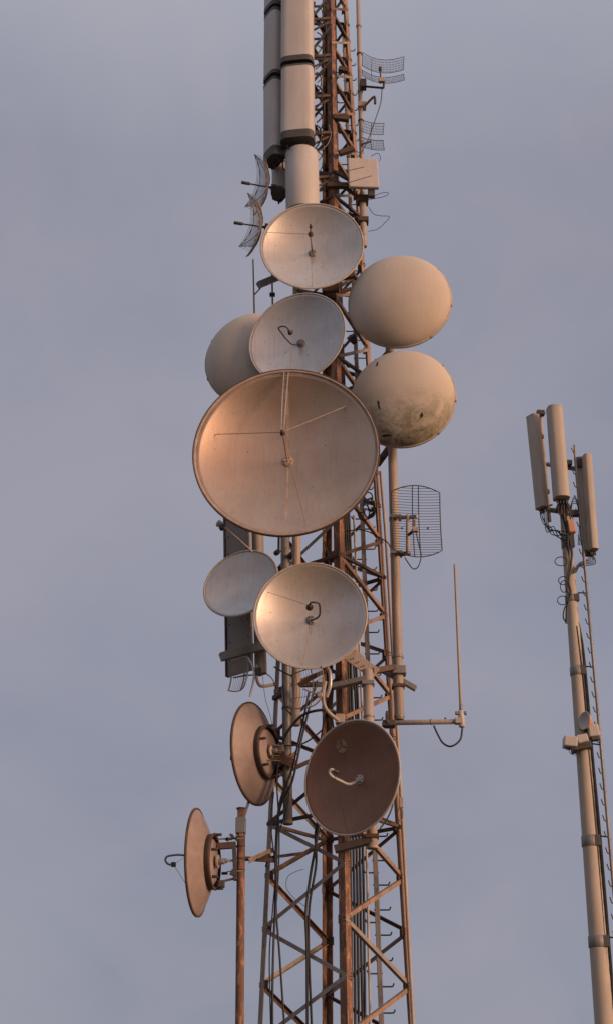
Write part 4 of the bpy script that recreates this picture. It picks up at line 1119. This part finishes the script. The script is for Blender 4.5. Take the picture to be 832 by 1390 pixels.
# antennas of the mast
GP = 'mast sector panels'
def mpanel(label, top, bot, Y, w, h, az, mat='cream', caps='cream', rd_=.35):
    return panel(label, P(*bot, Y), P(*top, Y), w, h, az, mat=mat, group=GP, round_=rd_, top_cap=caps, bot_cap=caps, cap_h=.05, top_h=.03)
t, L = mpanel('left panel on the slim mast, turned away to the left', (722.5, 565), (735.5, 690), YM - .1, .25, .16, -52, mat='cream')
t.w('support_pipe', MB().cyl(P(745.5, 708, YM + .1), P(732, 556, YM + .1), .035, 12), M_['rim'])
t.w('tilt_bracket', MB().box(P(733, 561, YM), (.16, .12, .1)), M_['wire'], bevel=.01)
t.w('tilt_bracket', MB().tube([P(733, 562, YM), P(739, 560, YM)], .03, 8), M_['cap'])
t.w('tilt_bracket', MB().tube([P(741, 688, YM), P(749, 685, YM)], .02, 8), M_['cap'])
t, L = mpanel('middle panel on the slim mast, tallest, facing the viewer', (752, 554), (761.8, 677), YM - .45, .295, .27, 5, mat='cream', rd_=.85)
t.w('top_knob', MB().lathe([(0, .12), (.03, .12), (.035, .07), (.09, .055), (.11, 0), (0, 0)], 20, P(752.3, 556, YM - .43)), M_['cream'])
t.w('cable_tail', MB().prism(rrect(.2, .12, .04, 3), P(763, 676, YM - .4), P(766, 700, YM - .15), scale_b=.7), M_['cap'])
t, L = mpanel('right panel on the slim mast, seen edge on with warm narrow side', (795.5, 619), (804.5, 747), YM - .15, .16, .2, 12, mat='cream')
t.w('back_sheet', MB().prism(rrect(.16, .1, .01, 2), P(796, 749, YM + .05), P(788, 634, YM + .05)), M_['panel'])
t.w('tilt_bracket', MB().box(P(787, 628, YM), (.18, .12, .22), Matrix.Rotation(-.1, 3, 'Y')), M_['wire'], bevel=.01)
t.w('tilt_bracket', MB().box(P(797, 751, YM), (.2, .14, .1)), M_['cap'], bevel=.01)
hd = Thing('mast_headframe', 'grey steel arms holding the three mast panels', 'bracket', P(763, 690, YM))
for (a_, b_, w_) in (((741, 630), (790, 638), .045), ((745, 692), (797, 700), .05)):
    hd.w('cross_arm', MB().cyl(P(*a_, YM + .1), P(*b_, YM + .1), w_, 12), M_['grey'])
hd.w('riser', MB().cyl(P(765.5, 700, YM), P(758, 600, YM), .05, 14), M_['grey'])
hd.w('clamp', MB().box(P(772, 629, YM), (.1, .14, .1)), M_['cap'], bevel=.01)
hd.w('clamp', MB().box(P(763, 690, YM), (.24, .24, .1)), M_['cap'], bevel=.01)
hd.w('clamp', MB().box(P(781, 697, YM), (.2, .12, .12)), M_['cap'], bevel=.01)
ob_ = Thing('junction_box', 'small salmon orange box near the head of the slim mast', 'box', P(776.4, 724, YM - .35), Matrix.Rotation(R(-6), 3, 'Y'))
ob_.l('body', MB().box((0, 0, .14), (.13, .12, .27)), M_['orange'], bevel=.015)
ob_.l('lid', MB().box((0, -.064, .14), (.11, .012, .24)), M_['orange'], bevel=.004)
rod = Thing('lightning_rod', 'forked thin spikes at the top of the peg ladder rail', 'rod', P(780, 623, YM))
rod.w('spike', MB().tube([P(780, 624, YM), P(779, 604, YM)], .022, 8), M_['wirelt'])
rod.w('spike', MB().tube([P(779.8, 618, YM), P(775, 608, YM)], .012, 6), M_['wirelt'])
# mid-mast radios
rx = Thing('radio_unit', 'pair of grey white boxes strapped to the slim mast halfway down', 'radio box', P(780, 1010, YM - .3))
rx.w('body', MB().box(P(773, 1008, YM - .3), (.24, .25, .19), Matrix.Rotation(R(6), 3, 'Y')), M_['white'], bevel=.02)
rx.w('body', MB().box(P(789, 1004, YM - .3), (.2, .22, .15), Matrix.Rotation(R(-12), 3, 'Y')), M_['white'], bevel=.02)
rx.w('bracket', MB().box(P(788, 1014, YM - .1), (.34, .3, .14), Matrix.Rotation(R(-10), 3, 'Y')), M_['cap'], bevel=.01)
mb = MB()
for q in range(4): mb.tube([P(768 + q * 2.2, 1015, YM - .3), P(768.5 + q * 2.2, 1018, YM - .3)], .012, 6)
rx.w('connector', mb, M_['wire'])
rx.w('loose_cable', MB().tube(smooth_path([P(771, 1015, YM - .3), P(773, 1022, YM - .35), P(780, 1025, YM - .35), P(784, 1019, YM - .3)], 5), .006, 6), M_['cable'])
dm = basis(-62, 4)
sd = Thing('small_dish', 'tiny white cone shaped dish on the right side of the slim mast', 'dish antenna', P(792, 978, YM - .3), dm)
sd.l('reflector', MB().lathe(shell_profile(.165, .05, .01, 10), 40), M_['white'])
sd.l('back_cone', MB().lathe([(.16, -.02), (.13, -.07), (.06, -.16), (0, -.17)], 32), M_['orange'])
sd.l('bracket', MB().box((0, -.12, -.2), (.08, .14, .1)), M_['wire'], bevel=.01)
bx = Thing('radio_unit', 'pale box right of the tiny dish on the slim mast', 'radio box', P(806, 1000, YM - .2), Matrix.Rotation(R(-6), 3, 'Y'))
bx.l('body', MB().box((0, 0, .1), (.19, .18, .22)), M_['white'], bevel=.02)
bx.l('base', MB().box((0, 0, -.04), (.14, .14, .07)), M_['cap'], bevel=.01)
bx.w('bracket', MB().bar(P(792, 990, YM - .15), P(804, 992, YM - .15), .05, .05), M_['cap'])
# mast cables
cable('thick dark cable strapped down the right side of the slim mast, outer one', [(834, 1390, YM), (824.5, 1270, YM), (812, 1120, YM), (803, 1025, YM), (796, 940, YM), (790, 880, YM), (784, 846, YM)], .032, group='mast cables')
cable('thinner dark cable strapped down the right side of the slim mast', [(829, 1390, YM - .1), (819.5, 1270, YM - .1), (808, 1120, YM - .1), (799, 1025, YM - .1), (793, 940, YM - .1), (786, 880, YM - .1), (782, 850, YM - .1)], .016, group='mast cables')
cable('dark cable bundle in front of the upper slim mast', [(768, 846, YM - .3), (769, 825, YM - .3), (774, 805, YM - .3), (771, 790, YM - .3), (774, 770, YM - .3), (775, 745, YM - .3), (768, 715, YM - .3), (764, 698, YM - .35)], .022, group='mast cables')
cable('dark cable left of the bundle on the upper slim mast', [(769, 846, YM - .3), (764, 838, YM - .3), (766, 825, YM - .3), (773, 812, YM - .3), (768, 796, YM - .3), (772, 765, YM - .35), (770, 730, YM - .35), (768, 700, YM - .4)], .014, group='mast cables')
GM = 'loose cable loops on the mast'
for k, (x, y, rx_, ry_) in enumerate(((761, 762, 8.5, 6), (764, 788, 6.5, 5.5), (765, 796, 5, 8), (763, 815, 7, 6))):
    pts = [(x + rx_ * math.cos(q * .9 + .3), y + ry_ * math.sin(q * .9 + .3), YM - .3 + .01 * q) for q in range(8)]
    cable('loose black cable loop on the left of the upper slim mast', pts, .009, group=GM)
for k in range(7):
    x0 = 733 + k * 1.8
    cable('black jumper cable drooping from the left mast panel', [(x0, 692, YM), (x0 + (k % 3), 700 + k * 3, YM), (x0 + 5 + (k % 2) * 4, 712 + (k * 5) % 11, YM - .1), (x0 + 15, 719 + (k * 7) % 13, YM - .2), (769 + k % 3, 722 + k * 4, YM - .3)], .009, group='jumpers of the left mast panel')
for k in range(5):
    cable('black jumper cable drooping from the right mast panel', [(798 + k * 1.5, 752, YM), (799 + k * 2, 757 + k * 2, YM), (794 - k * 2, 761 + k * 2, YM), (786 - k, 764 + k * 3, YM - .1), (778, 774 + k, YM - .15)], .009, group='jumpers of the right mast panel')
for k in range(6):
    cable('black jumper cable under the middle mast panel', [(759 + k * 2, 678, YM - .4), (761 + k * 2 + random.uniform(-4, 4), 695, YM - .35), (764 + k * 2 + random.uniform(-4, 5), 712, YM - .3), (770 + random.uniform(-3, 4), 735, YM - .25), (772, 755, YM - .25)], random.choice((.01, .014)), group='jumpers of the middle mast panel')
for k in range(4):
    cable('black cable arching between mast head and peg ladder', [(771 + k, 700, YM - .2), (774 + k, 686 - k * 3, YM - .15), (782, 684 - k * 2, YM - .1), (785 + k * .5, 696 + k * 6, YM - .1), (786 + k, 712 + k * 8, YM - .1), (784 + k * 2, 740, YM - .1)], .008, group='cables arching at the mast head')
